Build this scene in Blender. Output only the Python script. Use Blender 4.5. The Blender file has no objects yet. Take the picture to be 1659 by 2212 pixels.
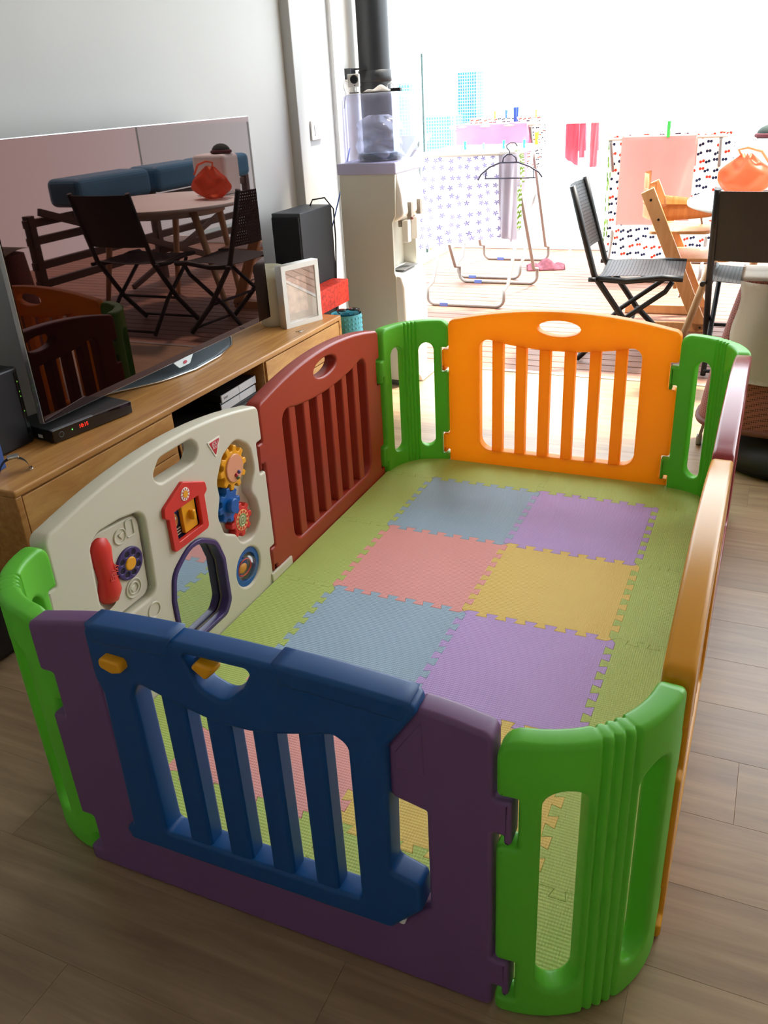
import bpy, bmesh, math, random
from mathutils import Vector, Matrix
random.seed(7)
SC = bpy.context.scene
COL = SC.collection
PI = math.pi
T = 0.42          # side of one foam tile in metres
MZ = 0.012        # mat thickness

# ------------------------------------------------------------------ camera
def rot_rows(a, b, c):
    ca, sa = math.cos(a), math.sin(a); cb, sb = math.cos(b), math.sin(b); cc, sc = math.cos(c), math.sin(c)
    f = Vector((-sa*cb, ca*cb, -sb)); r0 = Vector((ca, sa, 0)); u0 = r0.cross(f)
    return cc*r0+sc*u0, -sc*r0+cc*u0, f
r_, u_, f_ = rot_rows(0.441415939, 0.464865417, -0.0588419255)
cam = bpy.data.cameras.new('camera'); cam.sensor_fit = 'HORIZONTAL'; cam.sensor_width = 36.0
cam.lens = 1819.25764/1659*36.0; cam.clip_start = 0.05; cam.clip_end = 2000
camo = bpy.data.objects.new('camera', cam); COL.objects.link(camo)
CAM = Vector((1.61235282*T, -3.59646302*T, 3.22382601*T+MZ))
camo.matrix_world = Matrix(((r_.x, u_.x, -f_.x, CAM.x), (r_.y, u_.y, -f_.y, CAM.y), (r_.z, u_.z, -f_.z, CAM.z), (0, 0, 0, 1)))
SC.camera = camo

# ------------------------------------------------------------------ world, sun, exposure
W = bpy.data.worlds.new('overcast_sky'); SC.world = W; W.use_nodes = True
bg = W.node_tree.nodes['Background']; bg.inputs['Color'].default_value = (0.86, 0.94, 1.0, 1); bg.inputs['Strength'].default_value = 1.0
sun = bpy.data.lights.new('sun', 'SUN'); sun.energy = 2.2; sun.angle = math.radians(6); sun.color = (1, 0.93, 0.82)
suno = bpy.data.objects.new('sun', sun); COL.objects.link(suno)
sd = Vector((0.30, 0.34, 1.0)).normalized()
suno.rotation_euler = sd.to_track_quat('Z', 'Y').to_euler(); suno.location = (2, 6, 12)
SC.view_settings.view_transform = 'Standard'; SC.view_settings.look = 'None'
SC.view_settings.gamma = 1.0; SC.view_settings.exposure = 2.75; SC.view_settings.use_curve_mapping = False

# ------------------------------------------------------------------ materials
def lin(c):
    return c/12.92 if c <= 0.04045 else ((c+0.055)/1.055)**2.4
def hexc(h):
    return tuple(lin(int(h[i:i+2], 16)/255) for i in (0, 2, 4))
MATS = {}
def mat(name, col, rough=0.5, metal=0.0, spec=0.5, trans=0.0, bump=None, var=0.0, vscale=3.0, emit=0, alpha=1.0, coat=0.0, transm=0.0, ior=1.45):
    if name in MATS: return MATS[name]
    if isinstance(col, str): col = hexc(col)
    m = bpy.data.materials.new(name); m.use_nodes = True; MATS[name] = m
    nt = m.node_tree; N = nt.nodes; L = nt.links; p = N['Principled BSDF']
    p.inputs['Base Color'].default_value = (*col, 1); p.inputs['Roughness'].default_value = rough; p.inputs['Metallic'].default_value = metal
    p.inputs['Specular IOR Level'].default_value = spec; p.inputs['IOR'].default_value = ior
    p.inputs['Coat Weight'].default_value = coat; p.inputs['Transmission Weight'].default_value = transm; p.inputs['Alpha'].default_value = alpha
    if emit: p.inputs['Emission Color'].default_value = (*col, 1); p.inputs['Emission Strength'].default_value = emit
    tc = N.new('ShaderNodeTexCoord')
    if var:
        n = N.new('ShaderNodeTexNoise'); n.inputs['Scale'].default_value = vscale; n.inputs['Detail'].default_value = 4
        L.new(tc.outputs['Object'], n.inputs['Vector'])
        r = N.new('ShaderNodeValToRGB'); r.color_ramp.elements[0].position = 0.3; r.color_ramp.elements[1].position = 0.7
        r.color_ramp.elements[0].color = (*[c*(1-var) for c in col], 1); r.color_ramp.elements[1].color = (*[min(1, c*(1+var)) for c in col], 1)
        L.new(n.outputs['Fac'], r.inputs['Fac']); L.new(r.outputs['Color'], p.inputs['Base Color'])
    if bump:
        sc, st = bump
        n = N.new('ShaderNodeTexNoise'); n.inputs['Scale'].default_value = sc; n.inputs['Detail'].default_value = 3
        L.new(tc.outputs['Object'], n.inputs['Vector'])
        b = N.new('ShaderNodeBump'); b.inputs['Strength'].default_value = st; b.inputs['Distance'].default_value = 0.002
        L.new(n.outputs['Fac'], b.inputs['Height']); L.new(b.outputs['Normal'], p.inputs['Normal'])
    if trans:
        tr = N.new('ShaderNodeBsdfTranslucent'); tr.inputs['Color'].default_value = (*[c**0.6 for c in col], 1)
        mx = N.new('ShaderNodeMixShader'); mx.inputs['Fac'].default_value = trans
        L.new(p.outputs['BSDF'], mx.inputs[1]); L.new(tr.outputs['BSDF'], mx.inputs[2]); L.new(mx.outputs['Shader'], N['Material Output'].inputs['Surface'])
    return m

def glass_mat(name, tint, gloss=0.08, rough=0.02, haze=0.0):
    # thin pane: light passes straight through, a little is mirrored
    if name in MATS: return MATS[name]
    m = bpy.data.materials.new(name); m.use_nodes = True; MATS[name] = m
    N = m.node_tree.nodes; L = m.node_tree.links; N.remove(N['Principled BSDF'])
    t = N.new('ShaderNodeBsdfTransparent'); t.inputs['Color'].default_value = (*tint, 1)
    g = N.new('ShaderNodeBsdfGlossy'); g.inputs['Roughness'].default_value = rough
    fr = N.new('ShaderNodeLayerWeight'); fr.inputs['Blend'].default_value = 0.5
    pw_ = N.new('ShaderNodeMath'); pw_.operation = 'POWER'; pw_.inputs[1].default_value = 5.0
    ad = N.new('ShaderNodeMath'); ad.operation = 'MULTIPLY_ADD'; ad.inputs[1].default_value = 0.35; ad.inputs[2].default_value = gloss
    L.new(fr.outputs['Facing'], pw_.inputs[0]); L.new(pw_.outputs[0], ad.inputs[0])
    mx = N.new('ShaderNodeMixShader'); L.new(ad.outputs[0], mx.inputs['Fac'])
    L.new(t.outputs['BSDF'], mx.inputs[1]); L.new(g.outputs['BSDF'], mx.inputs[2]); L.new(mx.outputs['Shader'], N['Material Output'].inputs['Surface'])
    if haze:
        tl = N.new('ShaderNodeBsdfDiffuse'); tl.inputs['Color'].default_value = (*[c*.75 for c in tint], 1)
        m2 = N.new('ShaderNodeMixShader'); m2.inputs['Fac'].default_value = haze
        L.new(mx.outputs['Shader'], m2.inputs[1]); L.new(tl.outputs['BSDF'], m2.inputs[2]); L.new(m2.outputs['Shader'], N['Material Output'].inputs['Surface'])
    return m

def wood_mat(name, c1, c2, scale=(1.5, 18, 18), rough=0.4, rnd=True, bump=0.1, spec=0.5, dark=None):
    if name in MATS: return MATS[name]
    m = bpy.data.materials.new(name); m.use_nodes = True; MATS[name] = m
    N = m.node_tree.nodes; L = m.node_tree.links; p = N['Principled BSDF']
    tc = N.new('ShaderNodeTexCoord'); mp = N.new('ShaderNodeMapping'); mp.inputs['Scale'].default_value = scale
    oi = N.new('ShaderNodeObjectInfo'); mul = N.new('ShaderNodeMath'); mul.operation = 'MULTIPLY'; mul.inputs[1].default_value = 37.0 if rnd else 0.0
    add = N.new('ShaderNodeVectorMath'); add.operation = 'ADD'; cmb = N.new('ShaderNodeCombineXYZ')
    L.new(oi.outputs['Random'], mul.inputs[0]); L.new(mul.outputs[0], cmb.inputs['X']); L.new(mul.outputs[0], cmb.inputs['Y'])
    L.new(tc.outputs['Object'], add.inputs[0]); L.new(cmb.outputs[0], add.inputs[1]); L.new(add.outputs[0], mp.inputs['Vector'])
    n = N.new('ShaderNodeTexNoise'); n.inputs['Scale'].default_value = 2.2; n.inputs['Detail'].default_value = 7; n.inputs['Roughness'].default_value = 0.62; n.inputs['Distortion'].default_value = 0.5
    L.new(mp.outputs[0], n.inputs['Vector'])
    n2 = N.new('ShaderNodeTexNoise'); n2.inputs['Scale'].default_value = 1.1; n2.inputs['Detail'].default_value = 2
    L.new(add.outputs[0], n2.inputs['Vector'])
    r = N.new('ShaderNodeValToRGB'); e = r.color_ramp.elements
    e[0].position = 0.30; e[1].position = 0.70
    e[0].color = (*hexc(c1), 1); e[1].color = (*hexc(c2), 1)
    L.new(n.outputs['Fac'], r.inputs['Fac'])
    mx = N.new('ShaderNodeMix'); mx.data_type = 'RGBA'; mx.blend_type = 'MULTIPLY'; mx.inputs['Factor'].default_value = 0.35
    L.new(r.outputs['Color'], mx.inputs['A']); L.new(n2.outputs['Color'], mx.inputs['B'])
    hs = N.new('ShaderNodeHueSaturation'); vv = N.new('ShaderNodeMapRange'); vv.inputs['To Min'].default_value = 1.08 if rnd else 1.15; vv.inputs['To Max'].default_value = 1.22 if rnd else 1.15
    L.new(oi.outputs['Random'], vv.inputs['Value']); L.new(vv.outputs[0], hs.inputs['Value']); hs.inputs['Saturation'].default_value = 1.0
    L.new(n2.outputs['Fac'], mx.inputs['B'])
    L.new(mx.outputs['Result'], hs.inputs['Color']); L.new(hs.outputs['Color'], p.inputs['Base Color'])
    p.inputs['Roughness'].default_value = rough; p.inputs['Specular IOR Level'].default_value = spec
    b = N.new('ShaderNodeBump'); b.inputs['Strength'].default_value = bump; b.inputs['Distance'].default_value = 0.003
    L.new(n.outputs['Fac'], b.inputs['Height']); L.new(b.outputs['Normal'], p.inputs['Normal'])
    return m

def foam_mat(name, h):
    if name in MATS: return MATS[name]
    m = mat(name, h, rough=0.62, spec=0.35)
    N = m.node_tree.nodes; L = m.node_tree.links; p = N['Principled BSDF']
    tc = N.new('ShaderNodeTexCoord'); sp = N.new('ShaderNodeSeparateXYZ'); L.new(tc.outputs['Object'], sp.inputs[0])
    s = []
    for ax, per in (('X', 0.0055), ('Y', 0.0075)):
        mu = N.new('ShaderNodeMath'); mu.operation = 'MULTIPLY'; mu.inputs[1].default_value = 2*PI/per
        si = N.new('ShaderNodeMath'); si.operation = 'SINE'; L.new(sp.outputs[ax], mu.inputs[0]); L.new(mu.outputs[0], si.inputs[0]); s.append(si)
    ad = N.new('ShaderNodeMath'); ad.operation = 'ADD'; L.new(s[0].outputs[0], ad.inputs[0]); L.new(s[1].outputs[0], ad.inputs[1])
    b = N.new('ShaderNodeBump'); b.inputs['Strength'].default_value = 0.35; b.inputs['Distance'].default_value = 0.0008
    nz = N.new('ShaderNodeTexNoise'); nz.inputs['Scale'].default_value = 5.0; L.new(tc.outputs['Object'], nz.inputs['Vector'])
    b2 = N.new('ShaderNodeBump'); b2.inputs['Strength'].default_value = 0.25; b2.inputs['Distance'].default_value = 0.03
    L.new(nz.outputs['Fac'], b2.inputs['Height']); L.new(b2.outputs['Normal'], b.inputs['Normal'])
    L.new(ad.outputs[0], b.inputs['Height']); L.new(b.outputs['Normal'], p.inputs['Normal'])
    return m

def print_mat(name, base, marks, scale=22.0, thr=0.20, rough=0.85, trans=0.35, aniso=(1, 1, 1), lobes=2, spin=0.6):
    # cloth with small printed motifs: Voronoi cells, a mark round each cell point
    if name in MATS: return MATS[name]
    m = mat(name, base, rough=rough, spec=0.2)
    N = m.node_tree.nodes; L = m.node_tree.links; p = N['Principled BSDF']
    tc = N.new('ShaderNodeTexCoord'); mp = N.new('ShaderNodeMapping'); mp.inputs['Scale'].default_value = aniso
    L.new(tc.outputs['UV'], mp.inputs['Vector'])
    v = N.new('ShaderNodeTexVoronoi'); v.voronoi_dimensions = '2D'; v.inputs['Scale'].default_value = scale; v.inputs['Randomness'].default_value = 0.5
    L.new(mp.outputs[0], v.inputs['Vector'])
    sb = N.new('ShaderNodeVectorMath'); sb.operation = 'SUBTRACT'; L.new(mp.outputs[0], sb.inputs[0]); L.new(v.outputs['Position'], sb.inputs[1])
    sp_ = N.new('ShaderNodeSeparateXYZ'); L.new(sb.outputs[0], sp_.inputs[0])
    at = N.new('ShaderNodeMath'); at.operation = 'ARCTAN2'; L.new(sp_.outputs['Y'], at.inputs[0]); L.new(sp_.outputs['X'], at.inputs[1])
    sc_ = N.new('ShaderNodeSeparateColor'); L.new(v.outputs['Color'], sc_.inputs[0])
    ra = N.new('ShaderNodeMath'); ra.operation = 'MULTIPLY_ADD'; ra.inputs[1].default_value = spin; L.new(sc_.outputs[1], ra.inputs[0]); L.new(at.outputs[0], ra.inputs[2])
    mk = N.new('ShaderNodeMath'); mk.operation = 'MULTIPLY'; mk.inputs[1].default_value = lobes/2; L.new(ra.outputs[0], mk.inputs[0])
    co = N.new('ShaderNodeMath'); co.operation = 'COSINE'; L.new(mk.outputs[0], co.inputs[0])
    ab = N.new('ShaderNodeMath'); ab.operation = 'ABSOLUTE'; L.new(co.outputs[0], ab.inputs[0])
    rr_ = N.new('ShaderNodeMath'); rr_.operation = 'MULTIPLY'; rr_.inputs[1].default_value = thr; L.new(ab.outputs[0], rr_.inputs[0])
    lt = N.new('ShaderNodeMath'); lt.operation = 'LESS_THAN'; L.new(v.outputs['Distance'], lt.inputs[0]); L.new(rr_.outputs[0], lt.inputs[1])
    sx = N.new('ShaderNodeSeparateColor'); L.new(v.outputs['Color'], sx.inputs[0])
    r = N.new('ShaderNodeValToRGB'); r.color_ramp.interpolation = 'CONSTANT'
    r.color_ramp.elements[0].color = (*hexc(marks[0]), 1); r.color_ramp.elements[1].position = 0.5; r.color_ramp.elements[1].color = (*hexc(marks[-1]), 1)
    L.new(sx.outputs[0], r.inputs['Fac'])
    mx = N.new('ShaderNodeMix'); mx.data_type = 'RGBA'; mx.inputs['A'].default_value = (*hexc(base), 1)
    L.new(lt.outputs[0], mx.inputs['Factor']); L.new(r.outputs['Color'], mx.inputs['B']); L.new(mx.outputs['Result'], p.inputs['Base Color'])
    tr = N.new('ShaderNodeBsdfTranslucent'); L.new(mx.outputs['Result'], tr.inputs['Color'])
    ms = N.new('ShaderNodeMixShader'); ms.inputs['Fac'].default_value = trans
    L.new(p.outputs['BSDF'], ms.inputs[1]); L.new(tr.outputs['BSDF'], ms.inputs[2]); L.new(ms.outputs['Shader'], N['Material Output'].inputs['Surface'])
    return m

P_ORANGE = mat('orange plastic', 'FFA61C', 0.36, trans=0.48, bump=(900, .04))
P_GREEN = mat('green plastic', '6CCB3C', 0.36, trans=0.3, bump=(900, .04))
P_RED = mat('red plastic', 'A33828', 0.34, trans=0.06, bump=(900, .04))
P_MAROON = mat('maroon plastic', '96343C', 0.20, trans=0.05, bump=(900, .04))
P_CREAM = mat('cream plastic', 'DDD8C3', 0.36, trans=0.10, bump=(900, .04))
P_PURPLE = mat('purple plastic', '77527F', 0.42, trans=0.05, bump=(900, .05))
P_BLUE = mat('blue plastic', '0B4B88', 0.40, trans=0.04, bump=(900, .05))
P_AMBER = mat('amber plastic', 'DE9A12', 0.24, trans=0.15, bump=(900, .04))
P_YEL = mat('yellow toy plastic', 'F0A818', 0.35)
P_TRED = mat('red toy plastic', 'D8342C', 0.35)
P_TBLUE = mat('blue toy plastic', '0C5AA8', 0.35)
P_TPUR = mat('dark purple toy plastic', '41306A', 0.35)
F_GREEN = foam_mat('green foam', 'B6CA6C'); F_BLUE = foam_mat('blue foam', '9DB8CC'); F_PURPLE = foam_mat('lilac foam', 'BFA2DA')
F_PINK = foam_mat('pink foam', 'EBA49E'); F_YELLOW = foam_mat('mustard foam', 'E6C86C')
OAK = wood_mat('oak veneer', 'A66E34', 'CE9A58', scale=(22, 1.6, 22), rough=0.38, rnd=False, bump=0.05)
OAK2 = wood_mat('oak drawer veneer', 'B47C3E', 'D9A763', scale=(22, 2.2, 9), rough=0.4, rnd=True, bump=0.05)
LAM = wood_mat('laminate floor', '8A7056', 'B09574', scale=(0.9, 13, 13), rough=0.33, bump=0.10, spec=0.5)
DECKW = wood_mat('deck boards', '744A38', '9A6E58', scale=(1.2, 16, 16), rough=0.55, bump=0.2)
BEECH = wood_mat('beech wood', 'C68B55', 'DCA872', scale=(14, 14, 1.6), rough=0.42, rnd=False, bump=0.03)
DARKW = wood_mat('dark hardwood', '3A2418', '5C3A26', scale=(14, 1.6, 14), rough=0.5, bump=0.1)
WALL = mat('white wall paint', 'B5B5B2', 0.7, var=0.02)
CEIL = mat('ceiling paint', 'E2E0DA', 0.8)
WHITE = mat('white plastic', 'E9E7E2', 0.4)
BLACK = mat('black plastic', '15161A', 0.4)
BLACKM = mat('matte black', '17181C', 0.6, bump=(300, .2))
STEEL = mat('brushed steel', 'C9C6C0', 0.3, metal=1.0)
CHROME = mat('chrome', 'DADADA', 0.12, metal=1.0)
GREY = mat('grey metal', '6B747A', 0.35, metal=0.6)
BLKCORD = mat('black cord', '0C0C0D', 0.5)

# ------------------------------------------------------------------ mesh helpers
class B:
    def __init__(s, o=(0, 0, 0)):
        s.bm = bmesh.new(); s.o = Vector(o)
    def _add(s, bm2, M=None):
        me = bpy.data.meshes.new('t'); bm2.to_mesh(me); bm2.free()
        if M is not None: me.transform(M)
        s.bm.from_mesh(me); bpy.data.meshes.remove(me)
        return s
    def box(s, x0, x1, y0, y1, z0, z1, bev=0.0, seg=2, M=None):
        b = bmesh.new(); bmesh.ops.create_cube(b, size=1)
        for v in b.verts: v.co = Vector(((x0+x1)/2+v.co.x*(x1-x0), (y0+y1)/2+v.co.y*(y1-y0), (z0+z1)/2+v.co.z*(z1-z0)))
        if bev: bmesh.ops.bevel(b, geom=b.edges[:], offset=bev, segments=seg, profile=0.5, affect='EDGES')
        return s._add(b, M)
    def bar(s, p0, p1, w, h, up=(0, 0, 1), bev=0.0):
        # rectangular bar from p0 to p1, w across, h along 'up'
        p0, p1 = Vector(p0), Vector(p1); d = (p1-p0); L = d.length; d.normalize()
        x = d.cross(Vector(up)).normalized(); u = x.cross(d)
        M = Matrix(((x.x, d.x, u.x, (p0.x+p1.x)/2), (x.y, d.y, u.y, (p0.y+p1.y)/2), (x.z, d.z, u.z, (p0.z+p1.z)/2), (0, 0, 0, 1)))
        return s.box(-w/2, w/2, -L/2, L/2, -h/2, h/2, bev, 2, M)
    def tube(s, pts, r, n=10, cyc=False, cap=True, rr=None):
        pts = [Vector(p) for p in pts]; b = bmesh.new(); rings = []; N = len(pts); prev = None
        for i, p in enumerate(pts):
            a = pts[(i-1) % N] if (i > 0 or cyc) else p; c = pts[(i+1) % N] if (i < N-1 or cyc) else p
            d = (c-a).normalized()
            if prev is None:
                u = Vector((0, 0, 1)) if abs(d.z) < 0.9 else Vector((1, 0, 0)); u = (u-d*u.dot(d)).normalized()
            else: u = (prev-d*prev.dot(d)).normalized()
            prev = u; w = d.cross(u); R = rr[i] if rr else r
            rings.append([b.verts.new(p+(u*math.cos(2*PI*k/n)+w*math.sin(2*PI*k/n))*R) for k in range(n)])
        for i in range(N if cyc else N-1):
            q, t = rings[i], rings[(i+1) % N]
            for k in range(n): b.faces.new((q[k], q[(k+1) % n], t[(k+1) % n], t[k])).smooth = True
        if cap and not cyc: b.faces.new(rings[0][::-1]); b.faces.new(rings[-1])
        return s._add(b)
    def lathe(s, prof, c=(0, 0, 0), n=32, M=None, cap=True):
        b = bmesh.new(); rings = []
        for r, z in prof: rings.append([b.verts.new((max(r, 1e-5)*math.cos(2*PI*k/n), max(r, 1e-5)*math.sin(2*PI*k/n), z)) for k in range(n)])
        for i in range(len(prof)-1):
            for k in range(n): b.faces.new((rings[i][k], rings[i][(k+1) % n], rings[i+1][(k+1) % n], rings[i+1][k])).smooth = True
        if cap: b.faces.new(rings[0][::-1]); b.faces.new(rings[-1])
        return s._add(b, Matrix.Translation(c) @ (M if M is not None else Matrix.Identity(4)))
    def cyl(s, p0, p1, r, n=16): return s.tube([p0, p1], r, n)
    def ball(s, c, r, n=16, sc=(1, 1, 1)):
        b = bmesh.new(); bmesh.ops.create_uvsphere(b, u_segments=n, v_segments=max(6, n//2), radius=r)
        for f in b.faces: f.smooth = True
        return s._add(b, Matrix.Translation(c) @ Matrix.Diagonal((*sc, 1)))
    def grid(s, fn, nu, nv, th=0.0, smooth=True):
        # sheet fn(u,v); th > 0 gives it a thickness
        b = bmesh.new(); uv = b.loops.layers.uv.new('UVMap')
        V = [[b.verts.new(fn(i/nu, j/nv)) for j in range(nv+1)] for i in range(nu+1)]
        for i in range(nu):
            for j in range(nv):
                f = b.faces.new((V[i][j], V[i+1][j], V[i+1][j+1], V[i][j+1])); f.smooth = smooth
                for l, (a, c) in zip(f.loops, ((i, j), (i+1, j), (i+1, j+1), (i, j+1))): l[uv].uv = (a/nu, c/nv)
        if th: bmesh.ops.solidify(b, geom=b.faces[:], thickness=th)
        return s._add(b)
    def mesh(s, me, M=None):
        if M is not None: me.transform(M)
        s.bm.from_mesh(me); bpy.data.meshes.remove(me); return s
    def obj(s, name, m, parent=None, label=None):
        if s.o.length: bmesh.ops.translate(s.bm, vec=-s.o, verts=s.bm.verts)
        me = bpy.data.meshes.new(name); s.bm.to_mesh(me); s.bm.free()
        return mobj(name, me, m, parent, label)
def mobj(name, me, m, parent=None, label=None):
    o = bpy.data.objects.new(name, me); COL.objects.link(o)
    if m: me.materials.clear(); me.materials.append(m)
    if parent: o.parent = parent
    if label: o['label'] = label
    return o
def tag(o, label, cat, group=None):
    o['label'] = label; o['category'] = cat
    if group: o['group'] = group
    return o
def thing(name, label, cat, loc=(0, 0, 0), rz=0.0, group=None):
    o = bpy.data.objects.new(name, None); COL.objects.link(o); o.empty_display_size = 0.1
    o.location = loc; o.rotation_euler = (0, 0, rz); return tag(o, label, cat, group)
def struct(o): o['kind'] = 'structure'; return o
def stuff(o): o['kind'] = 'stuff'; return o

def rpoly(pts, n=5):
    # polygon with rounded corners: (x, y[, r])
    out = []; N = len(pts)
    for i in range(N):
        p = Vector(pts[i][:2]); r = pts[i][2] if len(pts[i]) > 2 else 0
        if r <= 0: out.append((p.x, p.y)); continue
        a = Vector(pts[i-1][:2]); c = Vector(pts[(i+1) % N][:2]); d1 = (a-p); d2 = (c-p)
        l1, l2 = d1.length, d2.length; d1.normalize(); d2.normalize()
        ang = math.acos(max(-1, min(1, d1.dot(d2))))
        if ang > PI-0.02: out.append((p.x, p.y)); continue
        t = min(r/math.tan(ang/2), l1*0.49, l2*0.49); r2 = t*math.tan(ang/2)
        cen = p+(d1+d2).normalized()*(r2/math.sin(ang/2)); s = p+d1*t-cen; e = p+d2*t-cen
        a0 = math.atan2(s.y, s.x); a1 = math.atan2(e.y, e.x); da = (a1-a0+PI) % (2*PI)-PI
        for k in range(n+1):
            q = a0+da*k/n; out.append((cen.x+r2*math.cos(q), cen.y+r2*math.sin(q)))
    return out
def ell(cx, cy, a, b, n=32, ph=0.0): return [(cx+a*math.cos(2*PI*k/n+ph), cy+b*math.sin(2*PI*k/n+ph)) for k in range(n)]
def sc2(pts, k=T): return [(p[0]*k, p[1]*k)+((p[2]*k,) if len(p) > 2 else ()) for p in pts]

def curve_mesh(cu):
    ob = bpy.data.objects.new('tmp', cu); me = bpy.data.meshes.new_from_object(ob)
    bpy.data.objects.remove(ob); bpy.data.curves.remove(cu)
    bm = bmesh.new(); bm.from_mesh(me); bmesh.ops.remove_doubles(bm, verts=bm.verts[:], dist=1e-5)
    for f in bm.faces: f.smooth = abs(f.normal.z) < 0.985
    bm.to_mesh(me); bm.free(); return me
def plate(outline, holes=(), th=0.05, bev=0.006, res=2, flat=False, gap=0.0):
    # solid plate, rounded edges; default standing: (x, y) -> x, z with the thickness along y
    cu = bpy.data.curves.new('tmp', 'CURVE'); cu.dimensions = '2D'; cu.fill_mode = 'BOTH'
    cu.extrude = max(th/2-bev, 0.0001); cu.bevel_depth = bev; cu.bevel_resolution = res; cu.offset = -bev-gap
    for lp in (outline, *holes):
        sp = cu.splines.new('POLY'); sp.points.add(len(lp)-1); sp.use_cyclic_u = True
        for q, p in zip(sp.points, lp): q.co = (p[0], p[1], 0, 1)
    me = curve_mesh(cu)
    if not flat: me.transform(Matrix.Rotation(PI/2, 4, 'X'))
    return me
def text_mesh(body, size, depth=0.0006, shear=0.0):
    cu = bpy.data.curves.new('tmp', 'FONT'); cu.body = body; cu.size = size; cu.extrude = depth; cu.align_x = 'CENTER'; cu.align_y = 'CENTER'; cu.shear = shear
    me = curve_mesh(cu); return me
def move(me, x=0, y=0, z=0): me.transform(Matrix.Translation((x, y, z))); return me
def copy_tree(o, parent=None):
    c = o.copy(); COL.objects.link(c); c.parent = parent
    for ch in list(o.children): copy_tree(ch, c)
    return c

# ================================================================== THE ROOM
XW = -1.495; XC = -1.445; YD = 2.685; XR = 2.9; YB = -2.7; HC = 2.95
fl = struct(B().box(XW-0.3, XR+0.2, YB-0.2, YD, -0.12, -0.0105).obj('floor', mat('floor underlay', '6E5E4C', 0.8)))
pw, pl = 0.187, 1.25
pm = bpy.data.meshes.new('plank'); b = bmesh.new(); bmesh.ops.create_cube(b, size=1)
for v in b.verts: v.co = Vector((v.co.x*pl, v.co.y*(pw-0.0003), v.co.z*0.01-0.005))
bmesh.ops.bevel(b, geom=[e for e in b.edges if all(v.co.z > -0.004 for v in e.verts)], offset=0.0004, segments=1, affect='EDGES')
b.to_mesh(pm); b.free(); pm.materials.append(LAM)
nrow = int((YD-YB)/pw)+1
for i in range(nrow):
    y = YD-pw*(i+0.5)
    x = XW-0.02-pl*((i*0.37) % 1.0)
    while x < XR:
        a, c = max(x, XW-0.02), min(x+pl-0.0003, XR+0.02)
        if c-a > 0.05:
            o = bpy.data.objects.new('plank', pm); COL.objects.link(o); o.parent = fl
            o.location = ((a+c)/2, y, 0.0); o.scale = ((c-a)/pl, 1, 1)
        x += pl
struct(B().box(XW-0.2, XW, YB-0.2, 2.30, -0.1, HC).box(XW-0.2, XC, 2.30, 2.665, -0.1, HC, 0.004).obj('wall_left', WALL))
struct(B().box(XW-0.2, XR+0.2, YB-0.2, YB, -0.1, HC).obj('wall_back', WALL))
struct(B().box(XR, XR+0.2, YB, 2.665, -0.1, HC).obj('wall_right', mat('warm wall paint', 'D9C8B8', 0.7)))
struct(B().box(XW-0.2, XR+0.2, YB-0.2, 2.9, HC, HC+0.2).obj('ceiling', CEIL))
struct(B().box(XC, XR, 2.62, 2.9, 2.80, HC+0.01).obj('wall_front', WALL))
tr = B()
tr.box(XC-0.06, XC+0.004, 2.665, 2.785, 0, 2.80)
for k, y in enumerate((2.668, 2.700, 2.732, 2.762)): tr.box(XC, XC+0.022, y, y+0.012, 0, 2.80, 0.002)
struct(tr.obj('trim_1', mat('white aluminium', 'E6E6E6', 0.3, metal=0.2)))
struct(B().box(XC, XR, 2.665, 2.70, -0.011, 0.003).obj('trim_2', mat('threshold metal', 'A9A49C', 0.35, metal=0.7)))
struct(B().box(XW-0.25, XW+0.001, 2.785, 3.16, -0.1, 3.1).box(-2.25, XW-0.2, 3.06, 3.16, -0.1, 3.1).obj('wall_balcony', mat('outside wall paint', 'F0EFEA', 0.8)))

# light switch on the pillar
sw = thing('light_switch', 'white double rocker light switch on the pillar beside the water dispenser', 'light switch', (XC, 2.457, 1.205))
B().box(0, 0.009, -0.052, 0.052, -0.043, 0.043, 0.003).obj('switch_plate', WHITE, sw)
for dy in (-0.012, 0.016): B().box(0.008, 0.013, dy-0.012, dy+0.012, -0.024, 0.024, 0.002).obj('rocker', mat('switch rocker white', 'F4F3F0', 0.3), sw)

# ------------------------------------------------------------------ balcony
dk = struct(B().box(-2.25, 3.3, YD+0.012, 6.45, -0.16, -0.03).obj('balcony_deck', mat('deck joists', '3C2C22', 0.9)))
bmh = bpy.data.meshes.new('deck_board'); b = bmesh.new(); bmesh.ops.create_cube(b, size=1)
for v in b.verts: v.co = Vector((v.co.x*5.5, v.co.y*0.093, v.co.z*0.025-0.0125))
bmesh.ops.bevel(b, geom=b.edges[:], offset=0.003, segments=1, affect='EDGES'); b.to_mesh(bmh); b.free(); bmh.materials.append(DECKW)
for i in range(37):
    o = bpy.data.objects.new('deck_board', bmh); COL.objects.link(o); o.parent = dk; o.location = (0.52, YD+0.06+0.1*i, 0)
GLASS = glass_mat('balcony glass', (0.93, 0.98, 0.975), 0.0); GEDGE = mat('glass edge', '24423C', 0.2)
def pane(name, label, x0, y0, x1, y1, h, group, em=None):
    g = thing(name, label, 'glass panel', ((x0+x1)/2, (y0+y1)/2, 0.0), math.atan2(y1-y0, x1-x0), group)
    L = math.hypot(x1-x0, y1-y0)
    B().box(-L/2+0.012, L/2-0.012, -0.006, 0.006, 0.07, h).obj('glass_sheet', GLASS, g)
    for s in (-1, 1): B().box(s*L/2-0.012 if s > 0 else -L/2, L/2 if s > 0 else -L/2+0.012, -0.007, 0.007, 0.07, h).obj('glass_edge', em or mat('pale glass edge', 'C2D6D2', 0.3), g)
    B().box(-L/2, L/2, -0.02, 0.02, 0.0, 0.07, 0.004).obj('bottom_rail', mat('white rail', 'EDEDEA', 0.4), g)
    return g
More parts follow.
